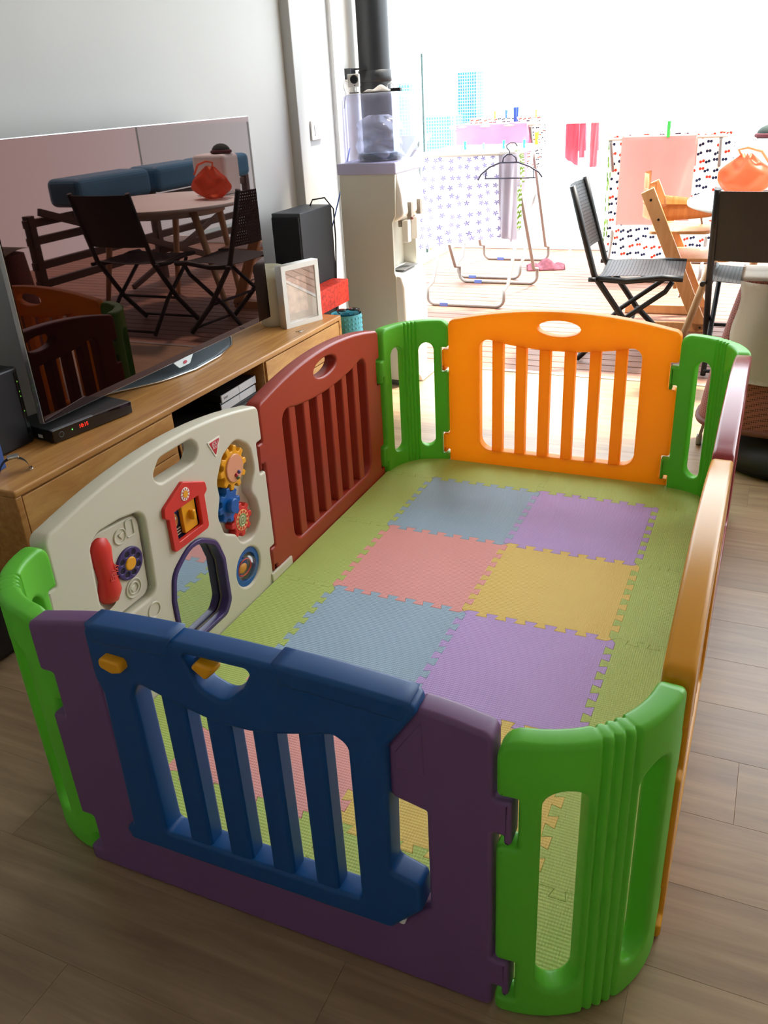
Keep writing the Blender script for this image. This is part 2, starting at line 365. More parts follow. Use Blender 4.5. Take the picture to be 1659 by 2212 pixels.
pane('glass_panel', 'tall clear glass side screen of the balcony nearest the house wall', -2.1, 3.18, -2.1, 5.57, 1.6, 'balcony glass', GEDGE)
pane('glass_panel', 'clear glass balcony side screen at the far left corner of the deck', -2.1, 5.59, -2.1, 6.24, 1.6, 'balcony glass')
xs = [-2.09, -1.0, 0.35, 1.7, 3.1]; wh = ['behind the drying rack with the floral cloth', 'behind the rack with the pink towel', 'behind the round table', 'at the far right of the balcony']
for i in range(4): pane('glass_panel', 'clear glass balustrade panel '+wh[i], xs[i]+0.012, 6.25, xs[i+1]-0.012, 6.25, 1.15, 'balcony glass')
pp = thing('drain_pipe', 'thick dark grey vertical pipe outside behind the water dispenser', 'pipe', (-1.385, 3.06, 0))
PIPEM = mat('dark grey pipe paint', '16181B', 0.5)
B().cyl((0, 0, -0.02), (0, 0, 3.1), 0.083, 32).obj('pipe', PIPEM, pp)
B().lathe([(0.084, 1.40), (0.088, 1.402), (0.088, 1.455), (0.084, 1.457)], n=32).obj('pipe_collar', PIPEM, pp)
B().box(-0.105, -0.06, -0.17, -0.11, 1.42, 1.47, 0.004).bar((-0.08, -0.14, 1.465), (0, -0.07, 1.465), 0.012, 0.008).obj('wall_bracket', BLACK, pp)

# far city: pale towers beyond the glass
def tower_mat(name, wall, win, sx, sz):
    m = mat(name, wall, 0.8); N = m.node_tree.nodes; L = m.node_tree.links; p = N['Principled BSDF']
    tc = N.new('ShaderNodeTexCoord'); sp = N.new('ShaderNodeSeparateXYZ'); L.new(tc.outputs['Object'], sp.inputs[0])
    ad = N.new('ShaderNodeMath'); ad.operation = 'ADD'; L.new(sp.outputs['X'], ad.inputs[0]); L.new(sp.outputs['Y'], ad.inputs[1])
    cb = N.new('ShaderNodeCombineXYZ'); L.new(ad.outputs[0], cb.inputs['X']); L.new(sp.outputs['Z'], cb.inputs['Y'])
    br = N.new('ShaderNodeTexBrick'); br.offset = 0.0; br.inputs['Scale'].default_value = 1.0
    br.inputs['Brick Width'].default_value = sx; br.inputs['Row Height'].default_value = sz; br.inputs['Mortar Size'].default_value = sz*0.10; br.inputs['Mortar Smooth'].default_value = 0
    br.inputs['Color1'].default_value = (*hexc(win), 1); br.inputs['Color2'].default_value = (*[min(1, c*1.5) for c in hexc(win)], 1); br.inputs['Mortar'].default_value = (*hexc(wall), 1)
    L.new(cb.outputs[0], br.inputs['Vector']); L.new(br.outputs['Color'], p.inputs['Base Color']); return m
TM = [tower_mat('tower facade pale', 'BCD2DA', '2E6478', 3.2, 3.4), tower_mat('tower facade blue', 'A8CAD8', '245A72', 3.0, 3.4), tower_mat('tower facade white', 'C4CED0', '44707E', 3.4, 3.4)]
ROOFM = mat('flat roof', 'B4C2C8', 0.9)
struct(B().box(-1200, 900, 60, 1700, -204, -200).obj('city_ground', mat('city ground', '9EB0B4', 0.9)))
towers = [(-369, 1100, 25, 25, 14, 1, 'slim pale far tower with dotted dark windows behind the drying racks'),
          (-368, 1000, 34, 25, -30, 0, 'broad pale tower block left of the slim far tower'),
          (-372, 900, 13, 13, 5, 1, 'narrow blue far tower seen past the dispenser cover'),
          (-185, 500, 18, 16, -42, 2, 'low pale block in front of the far towers beside the glass edge'),
          (-243, 700, 24, 18, -48, 0, 'low blue-windowed block behind the floral cloth')]
nf = thing('louvre_fence', 'tan wooden louvre screen of a neighbour seen below past the glass edge', 'fence', (-4.1, 11.0, -0.75))
for k in range(5): B().box(-.11+.045*k, -.075+.045*k, -.015, .015, -.10, .45, .003).obj('slat', mat('tan fence wood', '8A6A34', 0.7), nf)
for z_ in (.45, -.13): B().box(-.13, .13, -.02, .02, z_, z_+.03).obj('rail', mat('tan fence wood', '8A6A34', 0.7), nf)
B().box(-.12, .12, -.03, .03, -199, -.13).obj('support', mat('grey support', '8E9698', 0.8), nf)
nr = thing('neighbour_roof', 'dark brown pitched roof frame of a neighbour left of the glass edge', 'roof', (-4.35, 11.0, 0.45))
for a_, c_ in (((-.35, 0, -.25), (.12, 0, .38)), ((-.30, .05, -.28), (.2, .05, .30))): B().bar(a_, c_, .05, .05).obj('rafter', mat('pale rafters', 'C2CCD0', 0.7), nr)
B().box(-.30, .0, .08, .12, -.30, .28).obj('gable', mat('brown gable', '3E332E', 0.8), nr); B().box(-.3, .1, .02, .14, -200, -.30).obj('wall', mat('grey support', '8E9698', 0.8), nr)
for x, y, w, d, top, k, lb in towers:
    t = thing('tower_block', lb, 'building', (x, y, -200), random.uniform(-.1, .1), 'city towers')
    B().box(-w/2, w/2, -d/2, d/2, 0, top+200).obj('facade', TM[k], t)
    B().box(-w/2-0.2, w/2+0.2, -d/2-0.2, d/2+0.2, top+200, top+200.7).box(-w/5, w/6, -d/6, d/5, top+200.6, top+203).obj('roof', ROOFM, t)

# ================================================================== PLAYPEN
HW = 1.517; YC = 1.0; HL = 2.517; TH = 0.048
def ztop(s): return 1.495-0.125*s*s
def side_right(): return [(1, 0, .03), (1, .085, .012), (.93, .085, .01), (.93, .30, .01), (1, .30, .02), (1, .895, .02), (.93, .895, .01), (.93, 1.125, .01), (1, 1.125, .02)]
def side_left(): return [(-1, 1.105, .01), (-1.065, 1.105, .015), (-1.065, .905, .012), (-1.037, .905, .008), (-1.037, .945, .006), (-1, .945, .01), (-1, .285, .01), (-1.065, .285, .015), (-1.065, .095, .012), (-1.037, .095, .008), (-1.037, .135, .006), (-1, .135, .01), (-1, 0, .03)]
def std_outline():
    arch = [(s/20, ztop(s/20)) for s in range(18, -19, -1)]
    return sc2(rpoly(side_right()+[(1, ztop(1)+.005, .075)]+arch+[(-1, ztop(1)+.005, .075)]+side_left()))
def winz(s): return 1.155+0.16*s*s - (0.0)
def slat_panel(name, label, cx, cy, rz, m):
    t = thing(name, label, 'playpen panel', (cx*T, cy*T, 0), rz, 'playpen sides')
    win = [(-.705, .165, .11), (.705, .165, .11), (.705, 1.24, .13)]+[(s/10, winz(s/10)) for s in range(5, -6, -1)]+[(-.705, 1.24, .13)]
    hole = ell(0, 1.352, .187, .068)
    pm_ = plate(std_outline(), [sc2(rpoly(win, 6)), sc2(hole)], TH, 0.0085, 3)
    mobj('panel_frame', pm_, m, t)
    for a, c in ((-.589, -.491), (-.373, -.28), (-.162, -.064), (.057, .152), (.274, .366), (.487, .584)):
        s = (a+c)/2
        B().box(a*T, c*T, -0.018, 0.018, .15*T, (winz(s)+.03)*T, 0.005).obj('slat', m, t)
    ring = [(-.80, .10, .16), (.80, .10, .16), (.80, 1.20, .16)]+[(s/10, winz(s/10)+.1) for s in range(5, -6, -1)]+[(-.80, 1.20, .16)]
    return t
slat_panel('playpen_barrier', 'orange slatted playpen end panel with oval handle hole, facing the balcony', 0.02, 3.505, 0, P_ORANGE)
slat_panel('playpen_barrier', 'brick red slatted playpen panel beside the cream activity panel', -HW, 2.0, PI/2, P_RED)
slat_panel('playpen_barrier', 'maroon playpen panel at the far right, seen along its shiny top edge', 1.508, 1.955, -PI/2, P_MAROON)
slat_panel('playpen_barrier', 'amber yellow playpen panel nearest on the right, seen along its top edge', 1.508, -0.05, -PI/2, P_AMBER)

# --- curved green corner pieces
CR = 0.485; CLN = CR*PI/2/2
def corner_mesh():
    k = CLN
    def r(pts): return [((p[0]-1+k if p[0] > 0 else p[0]+1-k), *p[1:]) for p in pts]
    out = r(side_right())+[(k, 1.37, .08), (-k, 1.37, .08)]+r(side_left())
    hol = []
    for c in (-.165, .165): hol.append(sc2(rpoly([(c-.074, .16, .074), (c+.074, .16, .074), (c+.074, 1.17, .074), (c-.074, 1.17, .074)], 6)))
    me = plate(sc2(rpoly(out)), hol, 0.042, 0.0095, 3)
    bm = bmesh.new(); bm.from_mesh(me)
    cuts = [-.40, -.35, -.3, -.25, -.2, -.15, -.12, -.1, .1, .12, .15, .2, .25, .3, .35, .40]+[i*.0034 for i in range(-24, 25)]
    for c in cuts:
        bmesh.ops.bisect_plane(bm, geom=bm.verts[:]+bm.edges[:]+bm.faces[:], plane_co=(c*T, 0, 0), plane_no=(1, 0, 0), dist=1e-5)
    for zz in (.1, .3, .5, .7, .9, 1.1, 1.25):
        bmesh.ops.bisect_plane(bm, geom=bm.verts[:]+bm.edges[:]+bm.faces[:], plane_co=(0, 0, zz*T), plane_no=(0, 0, 1), dist=1e-5)
    R = CR*T; L2 = CLN*T
    for v in bm.verts:
        s, d, z = v.co; g = 0.0
        for c in (-.0585, -.0195, .0195, .0585): g = max(g, math.exp(-((s/T-c)/.0085)**2))
        d *= 1-0.32*g
        if abs(s) <= L2:
            a = s/R; p = Vector((math.sin(a), math.cos(a)))*(R+d)
        else:
            a = math.copysign(L2/R, s); p = Vector((math.sin(a), math.cos(a)))*(R+d)+Vector((math.cos(a), -math.sin(a)))*(s-math.copysign(L2, s))
        v.co = Vector((p.x, p.y, z))
    for f in bm.faces: f.smooth = True
    bm.to_mesh(me); bm.free()
    # sharp edges by angle
    bm = bmesh.new(); bm.from_mesh(me)
    for e in bm.edges: e.smooth = not (len(e.link_faces) == 2 and e.calc_face_angle(0) > 0.6)
    bm.to_mesh(me); bm.free()
    return me
cmesh = corner_mesh()
for cx, cy, rz, lb in ((-0.99, 3.015, PI/4, 'curved green playpen corner between the red and the orange panel'),
                       (1.025, 2.975, -PI/4, 'curved green playpen corner between the orange and the maroon panel'),
                       (1.01, -1.05, -3*PI/4, 'curved green playpen corner at the front right beside the purple gate'),
                       (-0.99, -1.015, 3*PI/4, 'curved green playpen corner at the front left beside the cream panel')):
    t = thing('playpen_corner', lb, 'playpen corner', (cx*T, cy*T, 0), rz, 'playpen corners')
    mobj('curved_panel', cmesh if not cmesh.users else cmesh.copy(), P_GREEN, t)

# --- cream activity panel (local x = world y, local -y faces into the pen)
wp = thing('activity_panel', 'cream playpen activity panel with phone, house, gears and mirror toys', 'activity panel', (-HW*T, 0, 0), PI/2, 'playpen sides')
FR = -TH/2     # inner face
def hmove(me, y): me.transform(Matrix.Translation((0, y, 0))); return me
gearhole = rpoly([(0.222, .500, .03), (.290, .525, .05), (.355, .48, .06), (.362, .40, .05), (.325, .35, .03), (.352, .31, .05), (.362, .25, .05), (.320, .205, .05), (.255, .213, .04), (.232, .255, .02), (.180, .285, .03), (.163, .345, .04), (.185, .395, .03), (.180, .44, .05)], 6)
mirhole = rpoly([(-.078, .10, .03), (-.045, .052, .03), (.13, .052, .03), (.158, .085, .03), (.158, .22, .0), (.135, .285, .06), (.04, .345, .12), (-.06, .29, .06), (-.078, .22, .0)], 5)
phhole = rpoly([(-.315, .275, .03), (-.13, .275, .03), (-.118, .50, .035), (-.20, .515, .03), (-.305, .52, .045)], 6)
househole = rpoly([(-.038, .352, .006), (.096, .352, .006), (.096, .455, .004), (-.038, .455, .004)], 3)
ballhole = ell(.268, .128, .062, .06)
handle = rpoly([(-.066, .562, .03), (-.04, .535, .03), (.10, .535, .03), (.128, .565, .03), (.10, .598, .03), (-.03, .598, .03)], 6)
me = plate(std_outline(), [handle, gearhole, mirhole, phhole, househole, ballhole], TH, 0.0075, 3)
bb = B().mesh(me)
back = rpoly([(-.36, .03, .02), (.38, .03, .02), (.38, .528, .02), (-.36, .528, .02)])
bb.mesh(hmove(plate(back, [], 0.012, 0.003, 1), TH/2-0.009))
bb.box(.376, .50, FR-0.006, FR+0.004, MZ+0.001, 0.042, 0.003)
bb.obj('panel_body', P_CREAM, wp)
RF = TH/2-0.015   # recess floor
def gear(name, cx, cz, r, teeth, th, y, m, parent):
    pts = []
    for k in range(teeth):
        for f, rr in ((-.32, .76), (-.2, 1.0), (.2, 1.0), (.32, .76)):
            a = 2*PI*(k+f)/teeth; pts.append((cx+r*rr*math.cos(a), cz+r*rr*math.sin(a), r*.06))
    return mobj(name, hmove(plate(rpoly(pts, 2), [], th, 0.003, 2), y), m, parent)
def disc(name, cx, cz, r, th, y, m, parent, rz=None, bev=0.002, n=40): return mobj(name, hmove(plate(ell(cx, cz, r, rz or r, n), [], th, bev, 2), y), m, parent)
g1 = gear('gear', .262, .450, .064, 10, 0.030, -0.010, P_YEL, wp)
disc('gear_window', .262, .450, .040, 0.006, -0.027, mat('clear orange rattle window', 'E6A070', 0.12, coat=0.6), g1)
for k, (dx, dz, c) in enumerate(((.012, -.016, '5A4A8A'), (-.002, -.020, 'C23A4C'), (.004, -.030, '6E7C5A'))): B().ball((.262+dx, -0.031, .450+dz), 0.006, 12).obj('rattle_bead', mat('rattle bead %d' % k, c, 0.15), g1)
g2 = gear('gear', .225, .351, .052, 8, 0.028, -0.008, P_TBLUE, wp)
disc('gear_knob', .225, .351, .022, 0.024, -0.026, P_TBLUE, g2, bev=0.005)
g3 = gear('gear', .274, .281, .052, 8, 0.026, -0.006, P_TRED, wp)
disc('gear_sticker', .274, .281, .031, 0.002, -0.0195, mat('peach sticker', 'F0B878', 0.5), g3, bev=0.0005)
for k in range(12):
    a = 2*PI*k/12; disc('sticker_dot', .274+.025*math.cos(a), .281+.025*math.sin(a), .0042, 0.001, -0.0206, P_TRED, g3, bev=0.0002, n=8)
disc('sticker_disc', .274, .281, .020, 0.001, -0.0207, mat('sticker green', '8A9A5A', 0.5), g3, bev=0.0002)
B().tube([(.274+(.0015+.0011*k)*math.cos(k*.75), -0.0214, .281+(.0015+.0011*k)*math.sin(k*.75)) for k in range(16)], 0.0012, 6).obj('spiral', mat('sticker cream', 'E8E2C8', 0.5), g3)
# house
house = rpoly([(.028, .512, .012), (-.057, .474, .01), (-.062, .449, .01), (-.047, .440, .004), (-.047, .345, .012), (.106, .345, .012), (.106, .440, .004), (.121, .449, .01), (.117, .474, .01)], 4)
ho = mobj('house_frame', hmove(plate(house, [rpoly([(-.024, .366, .004), (.080, .366, .004), (.080, .450, .004), (-.024, .450, .004)], 2)], 0.014, 0.0025, 2), FR-0.003), P_TRED, wp)
B().box(-.036, .094, -0.009, -0.004, .354, .454).obj('house_card', mat('navy card', '2F3F78', 0.5), ho)
disc('house_sun', .028, .478, .0175, 0.002, FR-0.0108, mat('sun white', 'EDE6DC', 0.5), ho, bev=0.0005)
disc('sun_disc', .028, .478, .0095, 0.002, FR-0.012, P_YEL, ho, bev=0.0005, n=20)
for k in range(10):
    a = 2*PI*k/10; B().bar((.028+.010*math.cos(a), FR-0.0119, .478+.010*math.sin(a)), (.028+.016*math.cos(a), FR-0.0119, .478+.016*math.sin(a)), 0.0025, 0.0008, up=(0, 1, 0)).obj('sun_ray', P_TRED, ho)
sd_ = mobj('sliding_door', hmove(plate(rpoly([(.018, .367, .003), (.074, .367, .003), (.074, .449, .003), (.018, .449, .003)], 2), [], 0.012, 0.002, 2), -0.017), P_YEL, wp)
B().box(.042, .056, -0.038, -0.020, .396, .424, 0.005, 3).obj('door_knob', P_YEL, sd_)
cd = disc('card_face', -.003, .412, .016, 0.0015, -0.0095, mat('sticker tan', 'D89A50', 0.5), wp, rz=.020, bev=0.0003)
B().box(-.024, .017, -0.0115, -0.0085, .432, .449).obj('card_cap', mat('sticker blue', '3C5A9A', 0.5), wp)
st = B().box(-.024, .017, -0.0115, -0.0085, .366, .393).obj('card_shirt', mat('sticker black', '17161C', 0.5), wp)
for z in (.371, .379, .387): B().box(-.020, .015, -0.0122, -0.0105, z-.0014, z+.0014).obj('shirt_stripe', mat('sticker cream', 'E8E2C8', 0.5), st)
for dx in (-.011, .003): disc('card_eye', dx, .417, .0035, 0.001, -0.0108, mat('sun white', 'EDE6DC', 0.5), cd, bev=0.0002, n=12)
# triangle badge
tb = mobj('triangle_badge', hmove(plate(rpoly([(.160, .563, .003), (.221, .563, .003), (.190, .510, .003)], 3), [], 0.003, 0.0008, 1), FR-0.0005), mat('badge cream edge', 'F2EEE0', 0.4), wp)
mobj('badge_face', hmove(plate(rpoly([(.167, .559, .002), (.214, .559, .002), (.190, .518, .002)], 3), [], 0.003, 0.0005, 1), FR-0.0015), mat('badge red', 'C22832', 0.4), tb)
for tx, z, s in (('EDU', .551, .0135), ('PLAY', .541, .0105)):
    me = text_mesh(tx, s, 0.0003, .2); me.transform(Matrix.Translation((.190, FR-0.0034, z)) @ Matrix.Rotation(PI/2, 4, 'X')); mobj('badge_text', me, mat('badge white text', 'F0DCD8', 0.5), tb)
# mirror
mirin = [((x-.04)*.89+.04, (z-.19)*.915+.19) for x, z in mirhole]; mirout = [((x-.04)*1.03+.04, (z-.19)*1.02+.19) for x, z in mirhole]
mf = mobj('mirror_frame', hmove(plate(mirout, [mirin], 0.026, 0.004, 2), FR+0.008), P_TPUR, wp)
mobj('mirror', hmove(plate(mirin, [], 0.003, 0.0005, 1), 0.002), mat('toy mirror film', 'D8DCDC', 0.04, metal=1.0, bump=(14, .12)), wp)
# spinning ball
bo = mobj('ball_ring', hmove(plate(ell(.268, .128, .0635, .060, 40), [ell(.268, .128, .046, .043, 32)], 0.012, 0.002, 2), FR+0.012), P_TBLUE, wp)
B().ball((.268, -0.006, .128), 0.041, 24).obj('clear_ball', glass_mat('clear toy acrylic', (0.93, 0.93, 0.90), 0.10, 0.03), wp)
B().ball((.262, 0.002, .128), 0.033, 20, (1, .35, .8)).obj('ball_core', P_TBLUE, bo)
B().ball((.258, -0.006, .126), 0.022, 16, (1, .4, .7)).obj('ball_figure', P_YEL, bo)
B().tube([(.262+.034*math.cos(a*PI/12), -0.012-0.012*math.cos(a*PI/12-PI/2) if False else -0.012, .128+.024*math.sin(a*PI/12)) for a in range(24)], 0.0022, 6, cyc=True).obj('ball_band', P_TRED, bo)
# phone block
ph = B(); ph.mesh(hmove(plate(rpoly([(-.308, .282, .028), (-.137, .282, .028), (-.126, .495, .03), (-.298, .512, .04)], 6), [rpoly([(-.306, .345, .025), (-.286, .308, .02), (-.244, .315, .025), (-.232, .38, .03), (-.245, .44, .03), (-.236, .48, .025), (-.262, .506, .025), (-.297, .496, .03), (-.300, .42, .02)], 5)], 0.018, 0.004, 2), RF-0.009))
pho = ph.obj('phone_base', P_CREAM, wp)
hs_ = B()
hp = [(-.268, .500), (-.268, .482), (-.267, .455), (-.262, .42), (-.259, .385), (-.262, .352), (-.271, .333), (-.276, .322)]
hs_.tube([(x, -0.006 if 1 < i < 6 else -0.003, z) for i, (x, z) in enumerate(hp)], .02, 18, rr=[.014, .029, .034, .026, .027, .034, .031, .014])
for v in hs_.bm.verts: v.co.x += 0.010
for v in hs_.bm.verts: v.co.y = 0.004+(v.co.y+0.005)*0.72
hd = hs_.obj('handset', P_TRED, wp)
me = text_mesh('Edu', .020, 0.0006, .2); me.transform(Matrix.Translation((-.250, -0.0165, .392)) @ Matrix.Rotation(PI/2, 4, 'X') @ Matrix.Rotation(PI/2-.12, 4, 'Z')); mobj('handset_text', me, mat('embossed red', 'E85A50', 0.4), hd)
me = text_mesh('Play', .020, 0.0006, .2); me.transform(Matrix.Translation((-.236, -0.0155, .398)) @ Matrix.Rotation(PI/2, 4, 'X') @ Matrix.Rotation(PI/2-.12, 4, 'Z')); mobj('handset_text', me, mat('embossed red', 'E85A50', 0.4), hd)
dl = mobj('dial', hmove(plate(ell(-.186, .390, .0455, .0405, 44), [ell(-.186+.030*math.cos(2*PI*k/8+.2), .390+.027*math.sin(2*PI*k/8+.2), .0072, .0068, 14) for k in range(8)], 0.018, 0.003, 2), -0.006), P_TPUR, wp)
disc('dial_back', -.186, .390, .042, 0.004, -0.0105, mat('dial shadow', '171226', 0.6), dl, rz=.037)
disc('dial_centre', -.186, .390, .0185, 0.012, -0.012, P_YEL, dl, rz=.017, bev=0.004)
def ringrel(x, z, r): B().tube([(x+r*math.cos(2*PI*k/24), RF-0.019, z+r*.9*math.sin(2*PI*k/24)) for k in range(24)], 0.0025, 6, cyc=True).obj('embossed_ring', P_CREAM, pho)
ringrel(-.196, .467, .020); ringrel(-.188, .322, .026); ringrel(-.188, .322, .016)
for z in (.467, .322): mobj('embossed_arrow', hmove(plate([(-.202, z+.006), (-.184, z+.006), (-.193, z-.009)], [], 0.004, 0.0008, 1), RF-0.019), P_CREAM, pho)
B().tube([(x, RF-0.019, z) for x, z in rpoly([(-.174, .452, .006), (-.148, .450, .006), (-.147, .492, .006), (-.173, .494, .006)], 4)], 0.0022, 6, cyc=True).obj('embossed_ring', P_CREAM, pho)
for x, z, r in ((-.150, .238, .022), (-.21, .225, .022)):
    B().tube([(x+r*math.cos(2*PI*k/24), FR, z+r*.9*math.sin(2*PI*k/24)) for k in range(24)], 0.003, 6, cyc=True).obj('embossed_ring', P_CREAM, wp)
B().tube([(-.235+.05*math.cos(2*PI*k/28), FR-0.001, .10+.045*math.sin(2*PI*k/28)) for k in range(28)], 0.006, 8, cyc=True).obj('yellow_ring', P_YEL, wp)

# --- purple gate with blue door (local x = -world x)
gt = thing('playpen_gate', 'purple playpen gate frame with a dark blue slatted door in front', 'playpen gate', (0, -1.53*T, 0), PI, 'playpen sides')
def fx(pts): return [(-p[0], *p[1:]) for p in pts]
fr = [(-.66, ztop(.66), .02)]+[(x, ztop(x)) for x in (-.75, -.85, -.93)]+[(-1, ztop(1)+.005, .075)]
sl = [(-p[0], *p[1:]) for p in side_right()][::-1]     # notches on world -x side
sr = [(-p[0], *p[1:]) for p in side_left()][::-1]      # tabs on world +x side
outl = fr+sl+sr+[(1, ztop(1)+.005, .075)]+[(x, ztop(x)) for x in (.93, .87)]+[(.79, ztop(.79)-.005, .03), (.735, 1.415, .02), (.618, 1.225, .02), (.618, .985, .03), (.755, .955, .01), (.755, .46, .02), (.64, .335, .03), (-.655, .305, .04)]
mobj('gate_frame', plate(sc2(rpoly(fx(outl))), [], TH-0.004, 0.008, 3), P_PURPLE, gt)
def topz(x): return 1.475-0.06*x*x
dwin = [(-.462, .405, .02), (.475, .41, .02), (.475, 1.195, .09), (.42, 1.225, .03), (.27, 1.18), (.17, 1.15), (.06, 1.132), (-.03, 1.13), (-.14, 1.14), (-.23, 1.16), (-.34, 1.19), (-.44, 1.22, .03), (-.475, 1.15, .08)]
dout = [(-.66, 1.435, .03)]+[(x/20, topz(x/20)) for x in range(-12, 14)]+[(.735, 1.445, .03), (.742, 1.41, .03), (.628, 1.235, .04), (.612, .62, .03), (.73, .585, .03), (.735, .46, .03), (.60, .30, .03), (-.68, .285, .03), (-.70, .345, .02), (-.655, .39, .03), (-.635, 1.12, .02), (-.66, 1.20, .02)]
hnd = [(-.20, 1.425, .02), (.11, 1.425, .02), (.06, 1.33, .04), (-.035, 1.238, .07), (-.135, 1.275, .06)]
dy = 0.010
door = mobj('gate_door', hmove(plate(sc2(rpoly(fx(dout))), [sc2(rpoly(fx(dwin))), sc2(rpoly(fx(hnd)))], TH, 0.008, 3), dy), P_BLUE, gt)
for a, c in ((-.345, -.235), (-.142, -.03), (.066, .170), (.268, .372)):
    B().box(-c*T, -a*T, dy-0.019, dy+0.019, .39*T, 1.21*T, 0.006).obj('slat', P_BLUE, gt)
for x0, x1 in ((-.645, -.235), (.20, .72)):
    n = 10; arc = [(x0+(x1-x0)*k/n, topz(x0+(x1-x0)*k/n)+.012) for k in range(n+1)]
    low = [(x1-.02, topz(x1)-.075, .02), (x0+.02, topz(x0)-.075, .02)]
    mobj('top_cap', hmove(plate(sc2(rpoly(fx(arc+low))), [], TH+0.006, 0.008, 3), dy), P_BLUE, gt)
la = mobj('latch', hmove(plate(sc2(rpoly(fx([(-.572, 1.345, .02), (-.465, 1.34, .02), (-.465, 1.295, .015), (-.515, 1.28, .015), (-.572, 1.30, .02)]))), [], 0.024, 0.004, 2), dy+0.030), P_YEL, gt)
kn = B(); kn.mesh(hmove(plate(sc2(rpoly(fx([(-.150, 1.385, .01), (-.12, 1.415, .01), (-.04, 1.405, .012), (-.045, 1.385, .012), (-.090, 1.34, .015)]))), [], 0.024, 0.005, 2), dy+0.018)); kn.obj('latch_knob', P_YEL, gt)
B().cyl((.12*T, dy-0.01, 1.375*T), (.12*T, dy+0.012, 1.375*T), 0.017, 20).obj('latch_boss', P_BLUE, gt)
mobj('hinge_block', hmove(plate(sc2(rpoly(fx([(.648, 1.13, .004), (.755, 1.13, .004), (.755, 1.375, .004), (.648, 1.205, .004)]))), [], TH-0.001, 0.002, 1), 0.0), P_PURPLE, gt)
B().cyl((-.645*T, 0.02, .36*T), (-.645*T, 0.032, .36*T), 0.006, 12).obj('hinge_pin', WHITE, gt)
B().box(.61*T, .655*T, 0.004, 0.026, .42*T, 1.14*T, 0.004).obj('door_stop', mat('purple plastic light', '8A6AA0', 0.4), gt)

# ------------------------------------------------------------------ foam mat
mt = thing('foam_play_mat', 'interlocking pastel foam puzzle mat covering the playpen floor', 'play mat', (0, 0, 0))
def teeth(A, Bp, n, dep=.05):
    A = Vector(A); Bp = Vector(Bp); d = Bp-A; L = d.length; d.normalize(); nn = Vector((-d.y, d.x)); out = [A.copy()]
    a0, a1 = .03, L-.03; h = (a1-a0)/(2*n); e = .008
    for k in range(2*n):
        s = 1 if k % 2 == 0 else -1; t0 = a0+h*k; t1 = t0+h
        out.append(A+d*(t0-(e if k else 0))+nn*s*dep/2); out.append(A+d*(t1+(e if k < 2*n-1 else 0))+nn*s*dep/2)
    out.append(Bp.copy()); return out
EC = {}
def edge(a, c):
    k = (a, c); r = (c, a)
    if r in EC: return EC[r][::-1]
    if k not in EC:
        L = math.dist(a, c); EC[k] = teeth(a, c, 7 if L > .9 else 3)
    return EC[k]
BX, BY0, BY1 = 1.452, -1.455, 3.455
def tile(corners, m, label, plain=()):
    pts = []
    for i, c in enumerate(corners):
        d = corners[(i+1) % len(corners)]
        if i in plain: pts.append((c[0], c[1]))
        else: pts += [(p.x, p.y) for p in edge(c, d)][:-1]
    me = plate([(x*T, y*T) for x, y in pts], [], MZ, 0.0012, 1, flat=True, gap=0.0002); move(me, 0, 0, MZ/2)
    return mobj('tile', me, m, mt, label)
cols = {(-1, 2): (F_BLUE, 'blue foam tile, back row beside the red panel'), (0, 2): (F_PURPLE, 'lilac foam tile, back row on the right'),
        (-1, 1): (F_PINK, 'pink foam tile in the second row from the back'), (0, 1): (F_YELLOW, 'mustard foam tile in the second row from the back'),
        (-1, 0): (F_BLUE, 'blue foam tile in the middle behind the gate'), (0, 0): (F_PURPLE, 'lilac foam tile in the middle beside the amber panel'),
        (-1, -1): (F_PINK, 'pink foam tile just behind the gate slats'), (0, -1): (F_YELLOW, 'mustard foam tile just behind the gate hinge')}
for (i, j), (m, lb) in cols.items(): tile([(i, j), (i+1, j), (i+1, j+1), (i, j+1)], m, lb)
for j in range(-1, 3):
    w = ['front', 'second', 'third', 'back'][j+1]
    tile([(-BX, j), (-1, j), (-1, j+1), (-BX, j+1)], F_GREEN, 'green foam border tile on the left, %s of four' % w, plain=(3,))
    tile([(1, j), (BX, j), (BX, j+1), (1, j+1)], F_GREEN, 'green foam border tile on the right, %s of four' % w, plain=(1,))
def arc(cx, cy, r, a0, a1, n=8): return [(cx+r*math.cos(a0+(a1-a0)*k/n), cy+r*math.sin(a0+(a1-a0)*k/n)) for k in range(n+1)]
def endtile(cor, edges, lb):
    pts = []
    for e in edges:
        pts += [(p.x, p.y) if hasattr(p, 'x') else p for p in e][:-1]
    me = plate([(x*T, y*T) for x, y in pts], [], MZ, 0.0012, 1, flat=True, gap=0.0002); mobj('tile', move(me, 0, 0, MZ/2), F_GREEN, mt, lb)
cr = .44
endtile(0, [edge((-BX, 3), (-1, 3)), edge((-1, 3), (0, 3)), edge((0, 3), (0, BY1)), [(0, BY1), (-BX+cr, BY1)], arc(-BX+cr, BY1-cr, cr, PI/2, PI), [(-BX, BY1-cr), (-BX, 3)]], 'green foam border strip at the back left corner')
endtile(0, [edge((0, 3), (1, 3)), edge((1, 3), (BX, 3)), [(BX, 3), (BX, BY1-cr)], arc(BX-cr, BY1-cr, cr, 0, PI/2), [(BX-cr, BY1), (0, BY1)], edge((0, BY1), (0, 3))], 'green foam border strip at the back right corner')
endtile(0, [edge((-BX, -1), (-1, -1)), edge((-1, -1), (0, -1)), edge((0, -1), (0, BY0)), [(0, BY0), (-BX+cr, BY0)], arc(-BX+cr, BY0+cr, cr, -PI/2, -PI), [(-BX, BY0+cr), (-BX, -1)]], 'green foam border strip at the front left behind the gate')
